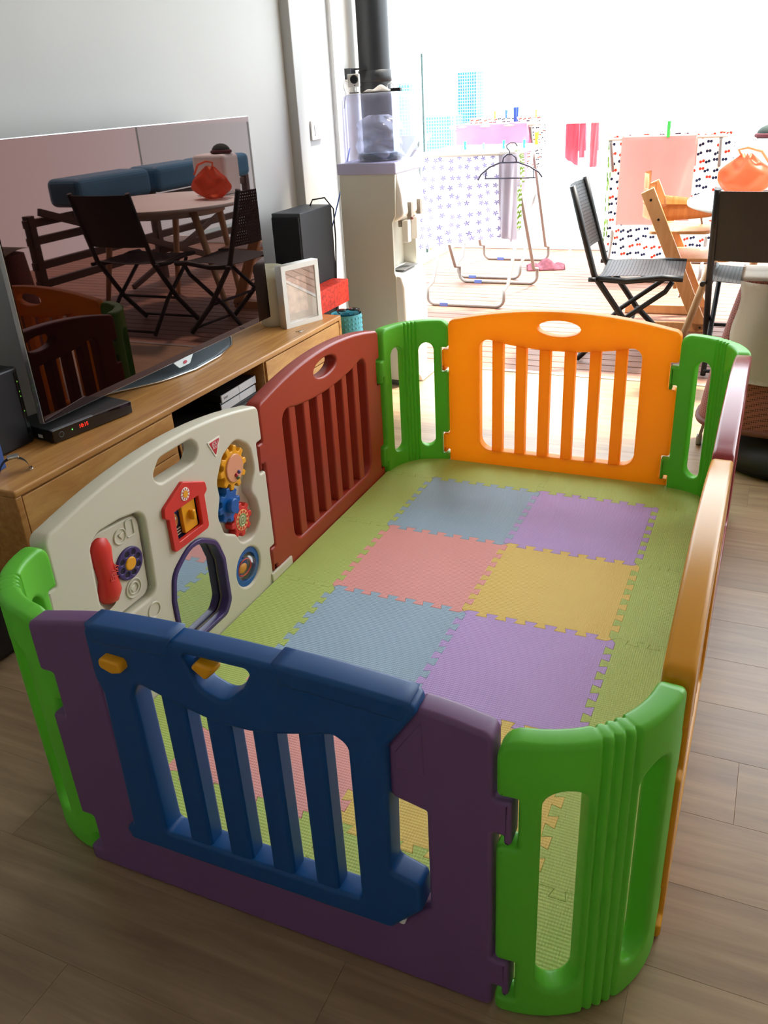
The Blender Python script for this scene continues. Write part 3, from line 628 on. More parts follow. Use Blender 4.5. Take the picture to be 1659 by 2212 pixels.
endtile(0, [edge((0, -1), (1, -1)), edge((1, -1), (BX, -1)), [(BX, -1), (BX, BY0+cr)], arc(BX-cr, BY0+cr, cr, 0, -PI/2), [(BX-cr, BY0), (0, BY0)], edge((0, BY0), (0, -1))], 'green foam border strip at the front right behind the gate')


# ================================================================== TV CONSOLE AND WHAT STANDS ON IT
CF, CBK, CY0, CY1, CT = -1.067, -1.487, -0.09, 1.852, 0.47
cb = thing('tv_console', 'long light oak TV console with drawers and an open middle niche', 'console', (CF, 0.88, 0))
O = (CF, 0.88, 0)
B(O).box(CBK, CF, CY0, CY1, CT-0.022, CT, 0.006, 3).obj('top', OAK, cb)
B(O).box(CBK, CF-0.002, CY0, CY1, 0.15, 0.17, 0.003).obj('bottom', OAK, cb)
B(O).box(CBK, CBK+0.012, CY0+0.02, CY1-0.02, 0.17, CT-0.022).obj('back', mat('dark console back', '1C1511', 0.8), cb)
for y in (CY0, CY1-0.022): B(O).box(CBK, CF-0.001, y, y+0.022, 0.155, CT-0.02, 0.003).obj('side', OAK, cb)
for y in (0.585, 1.185): B(O).box(CBK, CF-0.01, y, y+0.018, 0.165, CT-0.02).obj('divider', OAK, cb)
for y0, y1 in ((CY0+0.025, 0.592), (1.195, CY1-0.026)):
    for z0, z1 in ((0.310, 0.444), (0.172, 0.306)):
        d = B(O).box(CF-0.020, CF-0.002, y0, y1, z0, z1, 0.0015).obj('drawer', OAK2, cb)
        B(O).box(CBK+0.02, CF-0.021, y0+0.01, y1-0.01, z0+0.01, z1-0.02).obj('drawer_box', mat('drawer box', '8A6A48', 0.7), d)
for x in (CBK+0.03, CF-0.06):
    for y in (CY0+0.06, CY1-0.1): B(O).box(x, x+0.035, y, y+0.035, 0, 0.152, 0.003).obj('leg', DARKW, cb)

# television
TX, TY0, TY1, TZ0, TZ1 = -1.25, 0.232, 1.557, 0.522, 1.302
tv = thing('television', 'large flat television with black mirror-like screen and thin silver edge', 'television', (-1.33, 0.9, CT)); O = (-1.33, 0.9, CT)
B(O).box(TX-0.022, TX-0.003, TY0, TY1, TZ0, TZ1, 0.002).obj('tv_shell', mat('silver tv edge', 'C8C8CA', 0.25, metal=0.8), tv)
scr = mat('tv screen glass', '0A0606', 0.015, spec=0.5, ior=1.5); scr.node_tree.nodes['Principled BSDF'].inputs['Specular Tint'].default_value = (1.0, 0.48, 0.40, 1)
B(O).box(TX-0.004, TX, TY0+0.003, TY1-0.003, TZ0+0.003, TZ1-0.003, 0.0006, 1).obj('screen', scr, tv)
B(O).box(TX-0.05, TX-0.021, TY0+0.3, TY1-0.3, TZ0+0.05, TZ0+0.5, 0.01).obj('rear_housing', BLACK, tv)
bas = [(0.56, -1.40), (0.66, -1.345), (0.80, -1.262), (0.96, -1.228), (1.13, -1.238), (1.28, -1.278), (1.38, -1.345), (1.43, -1.415)]
def lerp(a, c, t): return a+(c-a)*t
def base_fn(u, v):
    k = u*(len(bas)-1); i = min(int(k), len(bas)-2); f = k-i
    y, x = lerp(bas[i][0], bas[i+1][0], f), lerp(bas[i][1], bas[i+1][1], f)
    y2 = 0.99+(y-0.99)*0.72; x2 = -1.43
    xx = lerp(x, x2, v); yy = lerp(y, y2, v); zz = CT+0.007+0.055*(v**2.2)+0.02*(2*u-1)**4*v
    return Vector((xx, yy, zz))
bs = B(O).grid(base_fn, 28, 10, 0.006); bs.obj('stand_base', mat('gunmetal stand', '98A4AC', 0.5, metal=0.35), tv)
B(O).tube([base_fn(k/40, 0.0)+Vector((0.002, 0, -0.001)) for k in range(41)], 0.0035, 8).obj('stand_trim', CHROME, tv)
B(O).box(-1.43, -1.34, 0.80, 1.15, CT+0.03, CT+0.16, 0.01).obj('stand_neck', mat('gunmetal stand', '98A4AC', 0.5, metal=0.35), tv)
lg = plate(rpoly([(-0.06, 0, 0), (0.06, 0, 0), (0.035, -.028, .012), (-0.03, -.028, .012)], 4), [], 0.006, 0.001, 1)
lg.transform(Matrix.Translation((TX-0.004+0.0, 0.93, TZ0+0.001)) @ Matrix.Rotation(PI/2, 4, 'Z')); lgo = B(O).mesh(lg).obj('logo_tab', mat('white logo tab', 'DDEAEC', 0.3), tv)
lg = plate(ell(0, 0, .011, .006, 20), [], 0.002, 0.0004, 1); lg.transform(Matrix.Translation((TX+0.0005, 0.935, TZ0-0.013)) @ Matrix.Rotation(PI/2, 4, 'Z')); B(O).mesh(lg).obj('logo_mark', mat('logo red', 'B8485A', 0.4), lgo)

# set-top box
sb = thing('set_top_box', 'black set-top box with a red clock display under the television corner', 'set-top box', (-1.272, 0.375, CT), math.radians(-10))
B().box(-0.10, 0.088, -0.15, 0.15, 0.004, 0.042, 0.003).obj('case', mat('black ribbed case', '191B1D', 0.45, bump=(220, .5)), sb)
B().box(0.086, 0.094, -0.15, 0.15, 0.004, 0.0425, 0.002).obj('front_panel', mat('gloss black front', '0B0606', 0.12, coat=0.5), sb)
B().box(0.080, 0.0945, -0.15, 0.0, 0.0405, 0.0435, 0.001).obj('silver_strip', GREY, sb)
me = text_mesh('10:15', .016, 0.0003); me.transform(Matrix.Translation((0.0945, -0.04, 0.026)) @ Matrix.Rotation(PI/2, 4, 'Z') @ Matrix.Rotation(PI/2, 4, 'X')); mobj('clock_digits', me, mat('red led', 'FF2A18', 0.5, emit=0.25), sb)
B().ball((0.0945, -0.082, 0.026), 0.0022, 10).obj('power_led', mat('green led', '58E05A', 0.5, emit=0.25), sb)
B().tube([(0.0945, -0.122+0.008*math.cos(2*PI*k/20), 0.024+0.008*math.sin(2*PI*k/20)) for k in range(20)], 0.0008, 6, cyc=True).obj('power_button', GREY, sb)
B().box(0.020, 0.040, -0.1512, -0.149, 0.012, 0.022).obj('side_label', WHITE, sb)
for y in (-0.12, 0.12): B().box(-0.08, 0.07, y-.01, y+.01, 0, 0.005).obj('foot', BLACK, sb)

# router tower, blue box, wrist watch
rt = thing('router', 'tall black router tower with green lights left of the television', 'router', (-1.375, 0.155, CT))
B().box(-0.085, 0.085, -0.075, 0.062, 0, 0.235, 0.008, 3).obj('case', BLACK, rt)
B().box(0.083, 0.0865, 0.044, 0.054, 0.02, 0.22).obj('light_strip', mat('dark strip', '101312', 0.2), rt)
for z in (0.10, 0.145, 0.16, 0.19): B().box(0.086, 0.0872, 0.048, 0.0505, z, z+0.004).obj('status_led', mat('dim green led', '6EC83A', 0.5, emit=0.08), rt)
bxo = thing('small_box', 'blue cardboard box with white label at the left edge of the console', 'box', (-1.25, -0.022, CT), 0.15)
B().box(-0.06, 0.04, -0.07, 0.05, 0, 0.12, 0.002).obj('carton', mat('blue card', '2C4A86', 0.5), bxo)
B().box(0.0395, 0.0408, -0.02, 0.03, 0.03, 0.06).obj('label_patch', WHITE, bxo)
wa = thing('wrist_watch', 'wrist watch with black strap and steel buckle lying on the console', 'watch', (-1.165, 0.015, CT), 0.9)
B().grid(lambda u, v: Vector((0.038*math.cos(PI*(0.02+0.96*u))-0.0, (v-.5)*0.022, 0.001+0.042*math.sin(PI*(0.02+0.96*u))**0.8)), 20, 2, 0.003).obj('strap', BLKCORD, wa)
B().box(-0.012, 0.018, -0.013, 0.013, 0.042, 0.050, 0.003).obj('case', STEEL, wa)
B().tube([(0.036, -0.012, 0.001), (0.044, -0.010, 0.004), (0.044, 0.010, 0.004), (0.036, 0.012, 0.001)], 0.0018, 6).obj('buckle', CHROME, wa)

# game console in the niche with black gear around
gc = thing('game_console', 'silver and black slim game console lying in the console niche', 'game console', (-1.192, 1.018, 0.336), math.radians(2))
SILV = mat('silver plastic', 'C6C8CC', 0.35)
B().box(-0.12, 0.09, -0.11, 0.14, 0.034, 0.062, 0.002).obj('upper_shell', BLACK, gc)
B().box(0.089, 0.094, -0.11, 0.012, 0.034, 0.062, 0.001).box(0.089, 0.094, 0.014, 0.14, 0.034, 0.062, 0.001).obj('upper_front', SILV, gc)
B().box(-0.12, 0.084, -0.11, 0.14, 0.026, 0.036).obj('slot_band', mat('gloss black front', '0B0606', 0.12, coat=0.5), gc)
B().box(-0.12, 0.088, -0.115, 0.135, 0.0, 0.028, 0.002).obj('lower_shell', BLACK, gc)
B().box(0.087, 0.092, -0.115, 0.012, 0.0, 0.027, 0.001).box(0.087, 0.092, 0.014, 0.135, 0.0, 0.027, 0.001).obj('lower_front', SILV, gc)
me = text_mesh('SONY', .011, 0.0002); me.transform(Matrix.Translation((0.0943, -0.082, 0.048)) @ Matrix.Rotation(PI/2, 4, 'Z') @ Matrix.Rotation(PI/2, 4, 'X')); mobj('maker_text', me, BLACK, gc)
hb = thing('media_player', 'black box under the game console in the niche', 'media player', (-1.24, 0.92, 0.17))
B().box(-0.16, 0.14, -0.27, 0.24, 0, 0.165, 0.004).obj('case', BLACKM, hb)
B().box(0.139, 0.143, -0.25, 0.22, 0.01, 0.15, 0.002).obj('front_panel', BLACK, hb)
cpl = thing('steel_tumbler', 'small steel cylinder in the niche seen through the cream panel handle', 'tumbler', (-1.10, 0.655, 0.17), 0)
B().lathe([(0.014, 0), (0.014, 0.12), (0.016, 0.13), (0.016, 0.155), (0.010, 0.165)], n=20).obj('body', CHROME, cpl)

# photo frame, bin, red gift box, rolled teal mat, sunglasses
pf = thing('photo_frame', 'white box photo frame with a blurred photo, standing at the console end', 'photo frame', (-1.147, 1.662, CT), math.atan2(0.192, 0.071)-PI/2)
WF = mat('white frame', 'E9E8E3', 0.4); L2 = 0.103; hF = 0.262
fm = plate(rpoly([(-L2, 0), (L2, 0), (L2, hF), (-L2, hF)]), [rpoly([(-L2+.022, .022), (L2-.022, .022), (L2-.022, hF-.022), (-L2+.022, hF-.022)])], 0.042, 0.001, 1)
fm.transform(Matrix.Translation((-0.021, 0, 0)) @ Matrix.Rotation(PI/2, 4, 'Z')); mobj('frame', fm, WF, pf)
B().box(-0.040, -0.036, -L2+.004, L2-.004, .004, hF-.004).obj('frame_back', mat('greige card', 'B6A694', 0.7), pf)
B().box(-0.036, -0.034, -.065, .055, .05, .20).obj('photo', mat('photo print', 'CDB3A2', 0.4, var=0.35, vscale=26), pf)
B().box(-0.005, -0.003, -L2+.02, L2-.02, .02, hF-.02).obj('glass', glass_mat('frame glass', (0.97, 0.97, 0.97), 0.10, 0.01), pf)
bn = thing('storage_cup', 'cream square plastic cup behind the white photo frame', 'cup', (-1.285, 1.63, CT), 0.2)
def sq(r, z, n=4): return [(r, z)]
B().lathe([(0.047, 0), (0.052, 0.01), (0.058, 0.185), (0.061, 0.19), (0.062, 0.25), (0.058, 0.25), (0.055, 0.19), (0.048, 0.012), (0.001, 0.012)], n=28).obj('cup', mat('cream cup plastic', 'E4DFC9', 0.45, trans=0.15), bn)
rb = thing('gift_box', 'bright red patterned gift box on the console end behind the photo frame', 'box', (-1.19, 1.94, CT), 0.0)
RBM = mat('red brocade paper', 'E23A26', 0.6, var=0.45, vscale=60)
B().box(-0.045, 0.037, -0.19, 0.175, 0.001, 0.075, 0.002).obj('box_base', RBM, rb)
B().box(-0.046, 0.038, -0.191, 0.176, 0.075, 0.104, 0.002).obj('lid', RBM, rb)
ry = thing('exercise_mat_roll', 'rolled turquoise bumpy exercise mat standing on end beside the console', 'exercise mat', (-1.088, 1.945, 0))
TEAL = mat('turquoise foam', '58AEBE', 0.6)
n, rows = 96, 84
def rollfn(u, v):
    a = 2*PI*u; z = v*0.455; bmp = 0.0035*max(0, math.sin(a*24))*max(0, math.sin(v*rows*PI/2))
    return Vector(((0.070+bmp)*math.cos(a), (0.070+bmp)*math.sin(a), z))
bq = B().grid(rollfn, 192, 168); bq.obj('outer_layer', TEAL, ry)
sp = [Vector(((0.012+0.0029*k*.55)*math.cos(k*.42), (0.012+0.0029*k*.55)*math.sin(k*.42), 0)) for k in range(36)]
B().grid(lambda u, v: sp[min(35, int(u*35+.5))]+Vector((0, 0, v*0.452)), 35, 1, 0.005).obj('inner_spiral', TEAL, ry)
sg = thing('sunglasses', 'black sunglasses resting on the rolled turquoise mat', 'sunglasses', (-1.085, 1.955, 0.458), 0.6)
for s in (-1, 1):
    B().ball((s*0.027, 0.0, 0.010), 0.024, 16, (1, .75, .28)).obj('lens', mat('dark lens', '08080A', 0.08, coat=0.6), sg)
    B().tube([(s*0.050, 0, 0.012), (s*0.052, -0.03, 0.014), (s*0.045, -0.06, 0.008)], 0.0025, 6).obj('temple', BLACK, sg)
B().tube([(-0.008, 0, 0.012), (0, -0.003, 0.014), (0.008, 0, 0.012)], 0.0025, 6).obj('bridge', BLACK, sg)
ck = thing('paper_clip', 'tiny twisted wire and clip lying before the photo frame', 'clip', (-1.125, 1.535, CT))
B().tube([(0, 0, .002), (.02, .012, .004), (.03, .005, .003), (.018, -.006, .004), (.03, .02, .004)], 0.0012, 6).obj('wire', STEEL, ck)

# floor speaker with cables
sk = thing('floor_speaker', 'tall black box loudspeaker behind the console end near the pillar', 'loudspeaker', (-1.315, 2.02, 0))
B().box(-0.072, 0.073, -0.15, 0.155, 0, 0.90, 0.004).obj('cabinet', mat('black vinyl', '34363A', 0.5, bump=(400, .2)), sk)
B().box(-0.068, 0.069, -0.162, -0.149, 0.02, 0.885, 0.005).obj('grille', mat('black grille cloth', '0E0F13', 0.9), sk)
for z in (0.66, 0.45): B().lathe([(0.058, 0), (0.056, 0.004), (0.03, -0.004), (0.001, 0.002)], (0, -0.159, z), 28, Matrix.Rotation(PI/2, 4, 'X')).obj('woofer', mat('black grille cloth', '0E0F13', 0.9), sk)
B().tube([(-0.01, 0.10, 0.90), (0.0, 0.11, 0.925), (0.045, 0.145, 0.93), (0.082, 0.155, 0.88), (0.085, 0.15, 0.75), (0.080, 0.14, 0.6), (0.079, 0.12, 0.45), (0.079, 0.1, 0.3), (0.085, 0.1, 0.01)], 0.0035, 8).obj('cable', BLKCORD, sk)
bc = B((-1.262, 2.5, 1.06)).tube([(-1.262, 2.45, 1.12), (-1.268, 2.42, 1.06), (-1.285, 2.40, 0.98), (-1.31, 2.36, 0.86), (-1.34, 2.30, 0.70), (-1.36, 2.28, 0.4), (-1.36, 2.28, 0.01)], 0.003, 8).obj('network_cable', mat('blue cable', '2A56B0', 0.5)); bc.location = (-1.262, 2.5, 1.06)
tag(bc, 'thin blue cable hanging down between water dispenser and pillar', 'cable')

# dark pouf left of the console
pu = thing('floor_cushion', 'black padded cushion box on the floor left of the console', 'cushion', (-1.30, -0.30, 0))
B().box(-0.18, 0.18, -0.30, 0.17, 0.0, 0.19, 0.03, 4).obj('padding', mat('black leatherette', '1B1A1B', 0.55, bump=(90, .3)), pu)
B().tube([(-0.15, 0.17, 0.17), (0.15, 0.17, 0.17), (0.18, 0.14, 0.17), (0.18, -0.27, 0.17)], 0.004, 8).obj('piping', BLACK, pu)

# ================================================================== WATER DISPENSER
wd = thing('water_dispenser', 'cream floor-standing water dispenser with a clear bottle cover on top', 'water dispenser', (-1.105, 2.45, 0)); O = (-1.105, 2.45, 0)
WDM = mat('dispenser grey-cream plastic', 'CDCBBE', 0.4); WDF = mat('dispenser white plastic', 'F1EFEA', 0.35)
def ext(prof, y0, y1, bev=0.003):
    me = plate(prof, [], y1-y0, bev, 2); me.transform(Matrix.Translation((0, (y0+y1)/2, 0))); return me
b_ = B(O)
for y in (2.30, 2.588):
    b_.mesh(ext(rpoly([(-1.255, 0.03, .01), (-0.985, 0.03, .01), (-0.985, 0.55, .0), (-0.992, 0.57, .01), (-0.992, 0.80, .01), (-0.975, 0.83, .02), (-0.968, 1.015, .0), (-1.255, 1.015, .01)], 3), y, y+0.012, 0.002))
b_.box(-1.255, -1.06, 2.305, 2.595, 0.03, 1.01, 0.004)
b_.obj('body', WDM, wd)
B(O).mesh(ext(rpoly([(-1.06, 0.04, .01), (-0.952, 0.04, .01), (-0.940, 0.30, .1), (-0.944, 0.50, .05), (-0.958, 0.555, .02), (-1.06, 0.57, .01)], 5), 2.304, 2.596, 0.012)).obj('tank_front', WDF, wd)
B(O).mesh(ext(rpoly([(-1.06, 0.815, .01), (-0.985, 0.800, .02), (-0.935, 0.83, .03), (-0.945, 0.93, .05), (-0.965, 1.015, .01), (-1.06, 1.015, .01)], 5), 2.313, 2.588, 0.01)).obj('tap_housing', WDF, wd)
B(O).box(-1.03, -0.965, 2.36, 2.54, 0.5665, 0.572, 0.002).obj('drip_tray', mat('dark tray slot', '4A4A4A', 0.5), wd)
for y in (2.385, 2.50):
    tp = B(O).box(-0.945, -0.922, y-0.014, y+0.014, 0.815, 0.885, 0.003).obj('tap', mat('taupe tap', '8F877C', 0.4), wd)
    B(O).box(-0.99, -0.960, y-0.02, y+0.02, 0.70, 0.80, 0.004, 2, Matrix.Translation((0.02, 0, 0))).obj('tap_lever', WDF, tp)
    B(O).cyl((-0.985, y, 0.80), (-0.985, y, 0.77), 0.012, 12).obj('spout', mat('taupe tap', '8F877C', 0.4), tp)
B(O).ball((-0.928, 2.39, 0.81), 0.008, 12).obj('hot_button', mat('dull red button', '8A4A48', 0.4), wd)
B(O).box(-1.262, -0.962, 2.294, 2.606, 1.013, 1.064, 0.006, 3).obj('top_tray', mat('lavender grey plastic', 'B4B0C4', 0.3, trans=0.3), wd)
cov = B(O); me = plate(rpoly([(-1.238, 1.066, .004), (-0.958, 1.066, .004), (-0.966, 1.352, .035), (-1.228, 1.352, .035)], 5), [rpoly([(-1.234, 1.060, .0), (-0.962, 1.060, .0), (-0.970, 1.348, .033), (-1.224, 1.348, .033)], 5)], 0.272, 0.0, 0)
def shell(x0, x1, y0, y1, z0, z1, t):
    bq = bmesh.new(); bmesh.ops.create_cube(bq, size=1)
    for v in bq.verts: v.co = Vector(((x0+x1)/2+v.co.x*(x1-x0)*(0.96 if v.co.z > 0 else 1), (y0+y1)/2+v.co.y*(y1-y0)*(0.96 if v.co.z > 0 else 1), (z0+z1)/2+v.co.z*(z1-z0)))
    bq.faces.ensure_lookup_table()
    bmesh.ops.delete(bq, geom=[f for f in bq.faces if f.normal.z < -0.9], context='FACES')
    bmesh.ops.bevel(bq, geom=[e for e in bq.edges if len(e.link_faces) == 2], offset=0.035, segments=5, profile=.5, affect='EDGES')
    for f in bq.faces: f.smooth = True
    return bq
bpy.data.meshes.remove(me)
cov._add(shell(-1.240, -0.955, 2.308, 2.592, 1.064, 1.352, 0)).obj('clear_cover', glass_mat('smoky clear cover', (0.80, 0.81, 0.93), 0.04, 0.03, 0.16), wd)
bt = B(O)
def bot(u, v):
    a = 2*PI*u; z = 1.07+0.19*v; r = 0.105+0.008*math.sin(a*5+v*9)+0.006*math.sin(v*22+a*2); r *= (1-0.55*max(0, v-.82)/.18)
    return Vector((-1.10+r*math.cos(a), 2.45+r*math.sin(a), z))
bt.grid(bot, 48, 20).obj('water_bottle', glass_mat('crumpled bottle film', (0.86, 0.88, 0.92), 0.12, 0.08, 0.2), wd)
B(O).lathe([(0.10, 1.068), (0.108, 1.075), (0.106, 1.098), (0.001, 1.10)], (-1.10, 2.45, 0), 36).obj('water', mat('water body', '2E4652', 0.05, spec=0.6), wd)
B(O).box(-1.25, -0.965, 2.31, 2.59, 0.0, 0.035, 0.004).obj('base_foot', mat('dark foot', '5A564E', 0.6), wd)
B(O).mesh(ext(rpoly([(-1.0, 0.002, .002), (-0.90, 0.002, .004), (-0.915, 0.035, .01), (-1.0, 0.045, .004)], 3), 2.40, 2.60, 0.002)).obj('foot_plate', WDF, wd)

sc = thing('security_camera', 'small white cube security camera on the dispenser cover', 'camera', (-1.195, 2.40, 1.354), 0.35)
B().box(-0.022, 0.022, -0.016, 0.016, 0, 0.006, 0.001).obj('base', mat('grey plastic', '8C8A8C', 0.5), sc)
B().tube([(0, 0, 0.006), (0.0, 0, 0.028)], 0.006, 8).obj('stem', WHITE, sc)
B().box(-0.026, 0.026, -0.026, 0.026, 0.027, 0.080, 0.003).obj('housing', WHITE, sc)
B().lathe([(0.018, 0), (0.018, 0.003), (0.012, 0.004), (0.001, 0.002)], (0.004, -0.026, 0.058), 24, Matrix.Rotation(PI/2, 4, 'X')).obj('lens', BLACK, sc)
B().ball((0.006, -0.027, 0.033), 0.003, 8).obj('sensor', BLACK, sc)
B().tube([(-0.02, 0.02, 0.05), (-0.045, 0.02, 0.055), (-0.05, 0.01, 0.03), (-0.04, 0.0, 0.0), (-0.052, -0.01, -0.06)], 0.0022, 6).obj('camera_cable', WHITE, sc)
pb = thing('paper_bag', 'crumpled white paper packet lying on the dispenser cover', 'paper packet', (-1.07, 2.40, 1.354), 0.1)
B().grid(lambda u, v: Vector(((u-.5)*.13, (v-.5)*.10, 0.003+0.028*math.sin(PI*u)**.7*math.sin(PI*v)**.6*(.7+.3*math.sin(9*u+5*v)))), 16, 12, 0.001).obj('packet', mat('white paper', 'E6E0D6', 0.8), pb)
kb = thing('key_ring', 'steel ring and black fob on the dispenser cover', 'key ring', (-1.01, 2.39, 1.354), 0.0)
B().tube([(0.016*math.cos(2*PI*k/24), 0, 0.019+0.016*math.sin(2*PI*k/24)) for k in range(24)], 0.0022, 8, cyc=True).obj('ring', CHROME, kb)
B().box(0.004, 0.052, -0.012, 0.012, 0.0, 0.014, 0.003).obj('fob', BLKCORD, kb)

# ================================================================== BALCONY FURNITURE AND LAUNDRY
TUBE = mat('bronzed steel tube', '8C8580', 0.35, metal=0.3); ROD = mat('white coated rod', 'B4ADA2', 0.35)
def rack(label, x0, x1, y0, y1, h, rods=9, leg=True):
    cx, cy = (x0+x1)/2, (y0+y1)/2; t = thing('drying_rack', label, 'drying rack', (cx, cy, 0), 0, 'laundry racks')
    a, c, d, e = x0-cx, x1-cx, y0-cy, y1-cy
    B().tube([(p[0], p[1], h) for p in rpoly([(a, d, .05), (c, d, .05), (c, e, .05), (a, e, .05)], 4)], 0.010, 8, cyc=True).obj('top_frame', ROD, t)
    for k in range(rods):
        y = d+(e-d)*(k+1)/(rods+1); B().cyl((a, y, h), (c, y, h), 0.0045, 8).obj('rod', ROD, t)
    m = (d+e)/2
    for s, off in ((1, 0.0), (-1, 0.03)):
        yb, yt = m+s*0.38, m-s*0.30
        pts = [(a+.04+off, yt, h-.012), (a+.04+off, lerp(yt, yb, .85), .14)]+[(p[0], yb, p[1]) for p in rpoly([(a+.04+off, .12, .0), (a+.04+off, .012, .10), (c-.04-off, .012, .10), (c-.04-off, .12, 0)], 6)]+[(c-.04-off, lerp(yt, yb, .85), .14), (c-.04-off, yt, h-.012)]
        lgp = B().tube(pts, 0.0120, 10).obj('leg_loop', TUBE, t)
        B().box(a+.16, a+.22, yb-.014, yb+.014, 0.0, 0.026, 0.004).obj('rubber_foot', mat('blue foot', '5A68A8', 0.5), lgp)
    return t
def cloth(name, label, m, x0, x1, y, z1, z0, amp=0.02, waves=4, cat='laundry', skew=0.0, drop=0.0, group='drying laundry', fold=0.0, flare=0.0):
    cx = (x0+x1)/2; o = None
    def fn(u, v):
        x = lerp(x0, x1, u)+flare*(u-.5)*v; zz = z1-(z1-z0-drop*(u-.0))*v
        return Vector((x-cx, amp*(.25+.75*v)*math.sin(u*waves*2*PI+v*1.3)+skew*v, zz-z1))
    bq = B().grid(fn, 48, 20, 0.002)
    if fold: bq.grid(lambda u, v: Vector((lerp(x0, x1, u)-cx, fold*math.sin(v*PI/2)+.012*v, 0.012-(.012+.2*v**1.4)*v)), 24, 6, 0.002)
    o = bq.obj(name, m); o.location = (cx, y, z1); tag(o, label, cat, group); return o
rack('folding clothes drying rack hung with white floral cloth, nearest the dispenser', -1.56, -0.875, 4.0, 4.75, 0.965)
FLOR = print_mat('white cloth with lilac sprigs', 'F2F0F4', ['8E8ABC', '9F9ACA'], 9.0, 0.30, aniso=(1.0, 1.05, 1), lobes=5, spin=6.0)
cloth('floral_cloth', 'white cotton cloth printed with lilac sprigs on the rack', FLOR, -1.50, -0.98, 4.01, 0.955, 0.37, 0.022, 3, drop=0.10, fold=.09, flare=.12)
cloth('sheer_shirt', 'sheer greyish white shirt hanging at the rack end', mat('sheer white fabric', 'BAB4BE', 0.9, trans=0.45), -0.985, -0.865, 3.99, 0.965, 0.47, 0.022, 2, fold=.06, drop=-.04)
cloth('leafy_scarf', 'narrow white scarf with green leaves behind the sheer shirt', print_mat('green leaf print', 'F0F2E4', ['7FA048', 'A4BC6C'], 9, 0.6, aniso=(.4, 1.6, 1)), -0.925, -0.875, 4.14, 0.975, 0.50, 0.012, 1, fold=.05)
hg = thing('coat_hanger', 'empty dark plastic coat hanger hooked on the drying rack', 'hanger', (-0.905, 3.955, 0.83))
HGM = mat('dark navy plastic', '2C2A3C', 0.35)
B().tube([(-.205, 0, -.012), (-.185, 0, .02), (-.13, 0, .062), (-.06, 0, .088), (-.055, 0, .088), (.055, 0, .088), (.13, 0, .062), (.185, 0, .03), (.208, 0, .0)], 0.005, 8).obj('shoulder_bar', HGM, hg)
B().tube([(-.16, 0, -.004), (.165, 0, -.002)], 0.0045, 8).obj('trouser_bar', HGM, hg)
for s in (-1, 1): B().tube([(s*.155, 0, -.004), (s*.15, 0, .05)], 0.0035, 6).obj('strut', HGM, hg)
B().tube([(-.045, 0, .088), (-.04, 0, .115), (-.015, 0, .135), (.015, 0, .135), (.04, 0, .115), (.045, 0, .088)], 0.0045, 8).obj('yoke', HGM, hg)
B().tube([(0, 0, .135), (0, 0.0, .152), (-.018, 0, .172), (-.02, 0, .185), (-.002, 0.02, .200), (.022, .045, .196), (.034, .05, .176)], 0.0035, 8).obj('hook', HGM, hg)
rack('second drying rack further back holding pink towels', -1.66, -1.02, 4.95, 5.65, 1.085)
cloth('pink_towel', 'rose pink towel over the far rack behind the floral cloth', mat('rose terry', 'EDA8C4', 0.95, trans=0.3), -1.60, -1.06, 4.94, 1.095, 0.52, 0.012, 3, fold=.1)
BOW = print_mat('cream cloth with tiny bows', 'F6EFE4', ['2E3656', 'D84A38'], 15, 0.34, aniso=(1, 1, 1))
cloth('bow_print_cloth', 'cream cloth with small bows on the far rack above the pink towel', BOW, -1.62, -1.05, 5.32, 1.12, 0.75, 0.012, 3, fold=.1)
rack('drying rack at the railing holding the peach towel', -0.53, 0.28, 5.05, 5.65, 0.965, 7)
cloth('peach_towel', 'plain peach pink towel hanging at the railing behind the high chair', mat('peach terry', 'EFA8A0', 0.95, trans=0.35), -0.41, 0.09, 5.03, 0.975, 0.40, 0.010, 3, fold=.08, skew=-.04)
cloth('bow_print_cloth', 'large cream cloth with red and navy bows behind the peach towel', BOW, -0.50, 0.32, 5.18, 0.985, 0.12, 0.020, 4, fold=.1)
cloth('leaf_print_cloth', 'white cloth with green leaves left of the peach towel', print_mat('green leaf print two', 'F4F6E8', ['6E9040', '94B060'], 9, 0.5, spin=6.0), -0.56, -0.33, 5.36, 0.97, 0.22, 0.020, 2, fold=.06, drop=-.12)
def peg(label, x, y, z, c, rz=0.0, big=1.0):
    t = thing('clothes_peg', label, 'clothes peg', (x, y, z), rz, 'clothes pegs'); m = mat('peg '+c, c, 0.4)
    for s in (-1, 1): B().bar((0, s*.004*big, -.012*big), (0, s*.011*big, .045*big), .011*big, .005*big, up=(0, 1, 0), bev=.001).obj('jaw', m, t)
    B().cyl((-.007*big, 0, .012*big), (.007*big, 0, .012*big), .004*big, 8).obj('spring', STEEL, t); return t
pegs = [('leftmost cyan clothes peg on the near drying rack', -1.345, 4.40, .975, '48BEE0', 1), ('middle cyan clothes peg on the near drying rack', -1.215, 4.40, .975, '7ED6E8', .7), ('cyan clothes peg right of the middle on the near rack', -1.075, 4.40, .975, '48BEE0', 1), ('cyan clothes peg near the rack end by the scarf', -0.935, 4.40, .975, '48BEE0', 1),
        ('small blue clothes peg on the far rack bow cloth', -1.33, 5.32, 1.13, '2E6EB8', 1), ('large navy clothes peg on the far rack', -1.17, 5.02, 1.10, '27478E', 2.2), ('yellow clothes peg at the left of the far rack', -1.42, 5.32, 1.13, 'C8B83A', .9), ('yellow clothes peg over the right of the far rack', -1.10, 5.32, 1.13, 'E0CC50', .9), ('orange clothes peg beside the scarf', -0.93, 4.70, .975, 'F0A838', 1.6), ('green clothes peg on the peach towel', -0.10, 5.03, .99, '3FB04A', 1.8)]
for lb, x, y, z, c, bgp in pegs: peg(lb, x, y, z, c, 0, bgp)
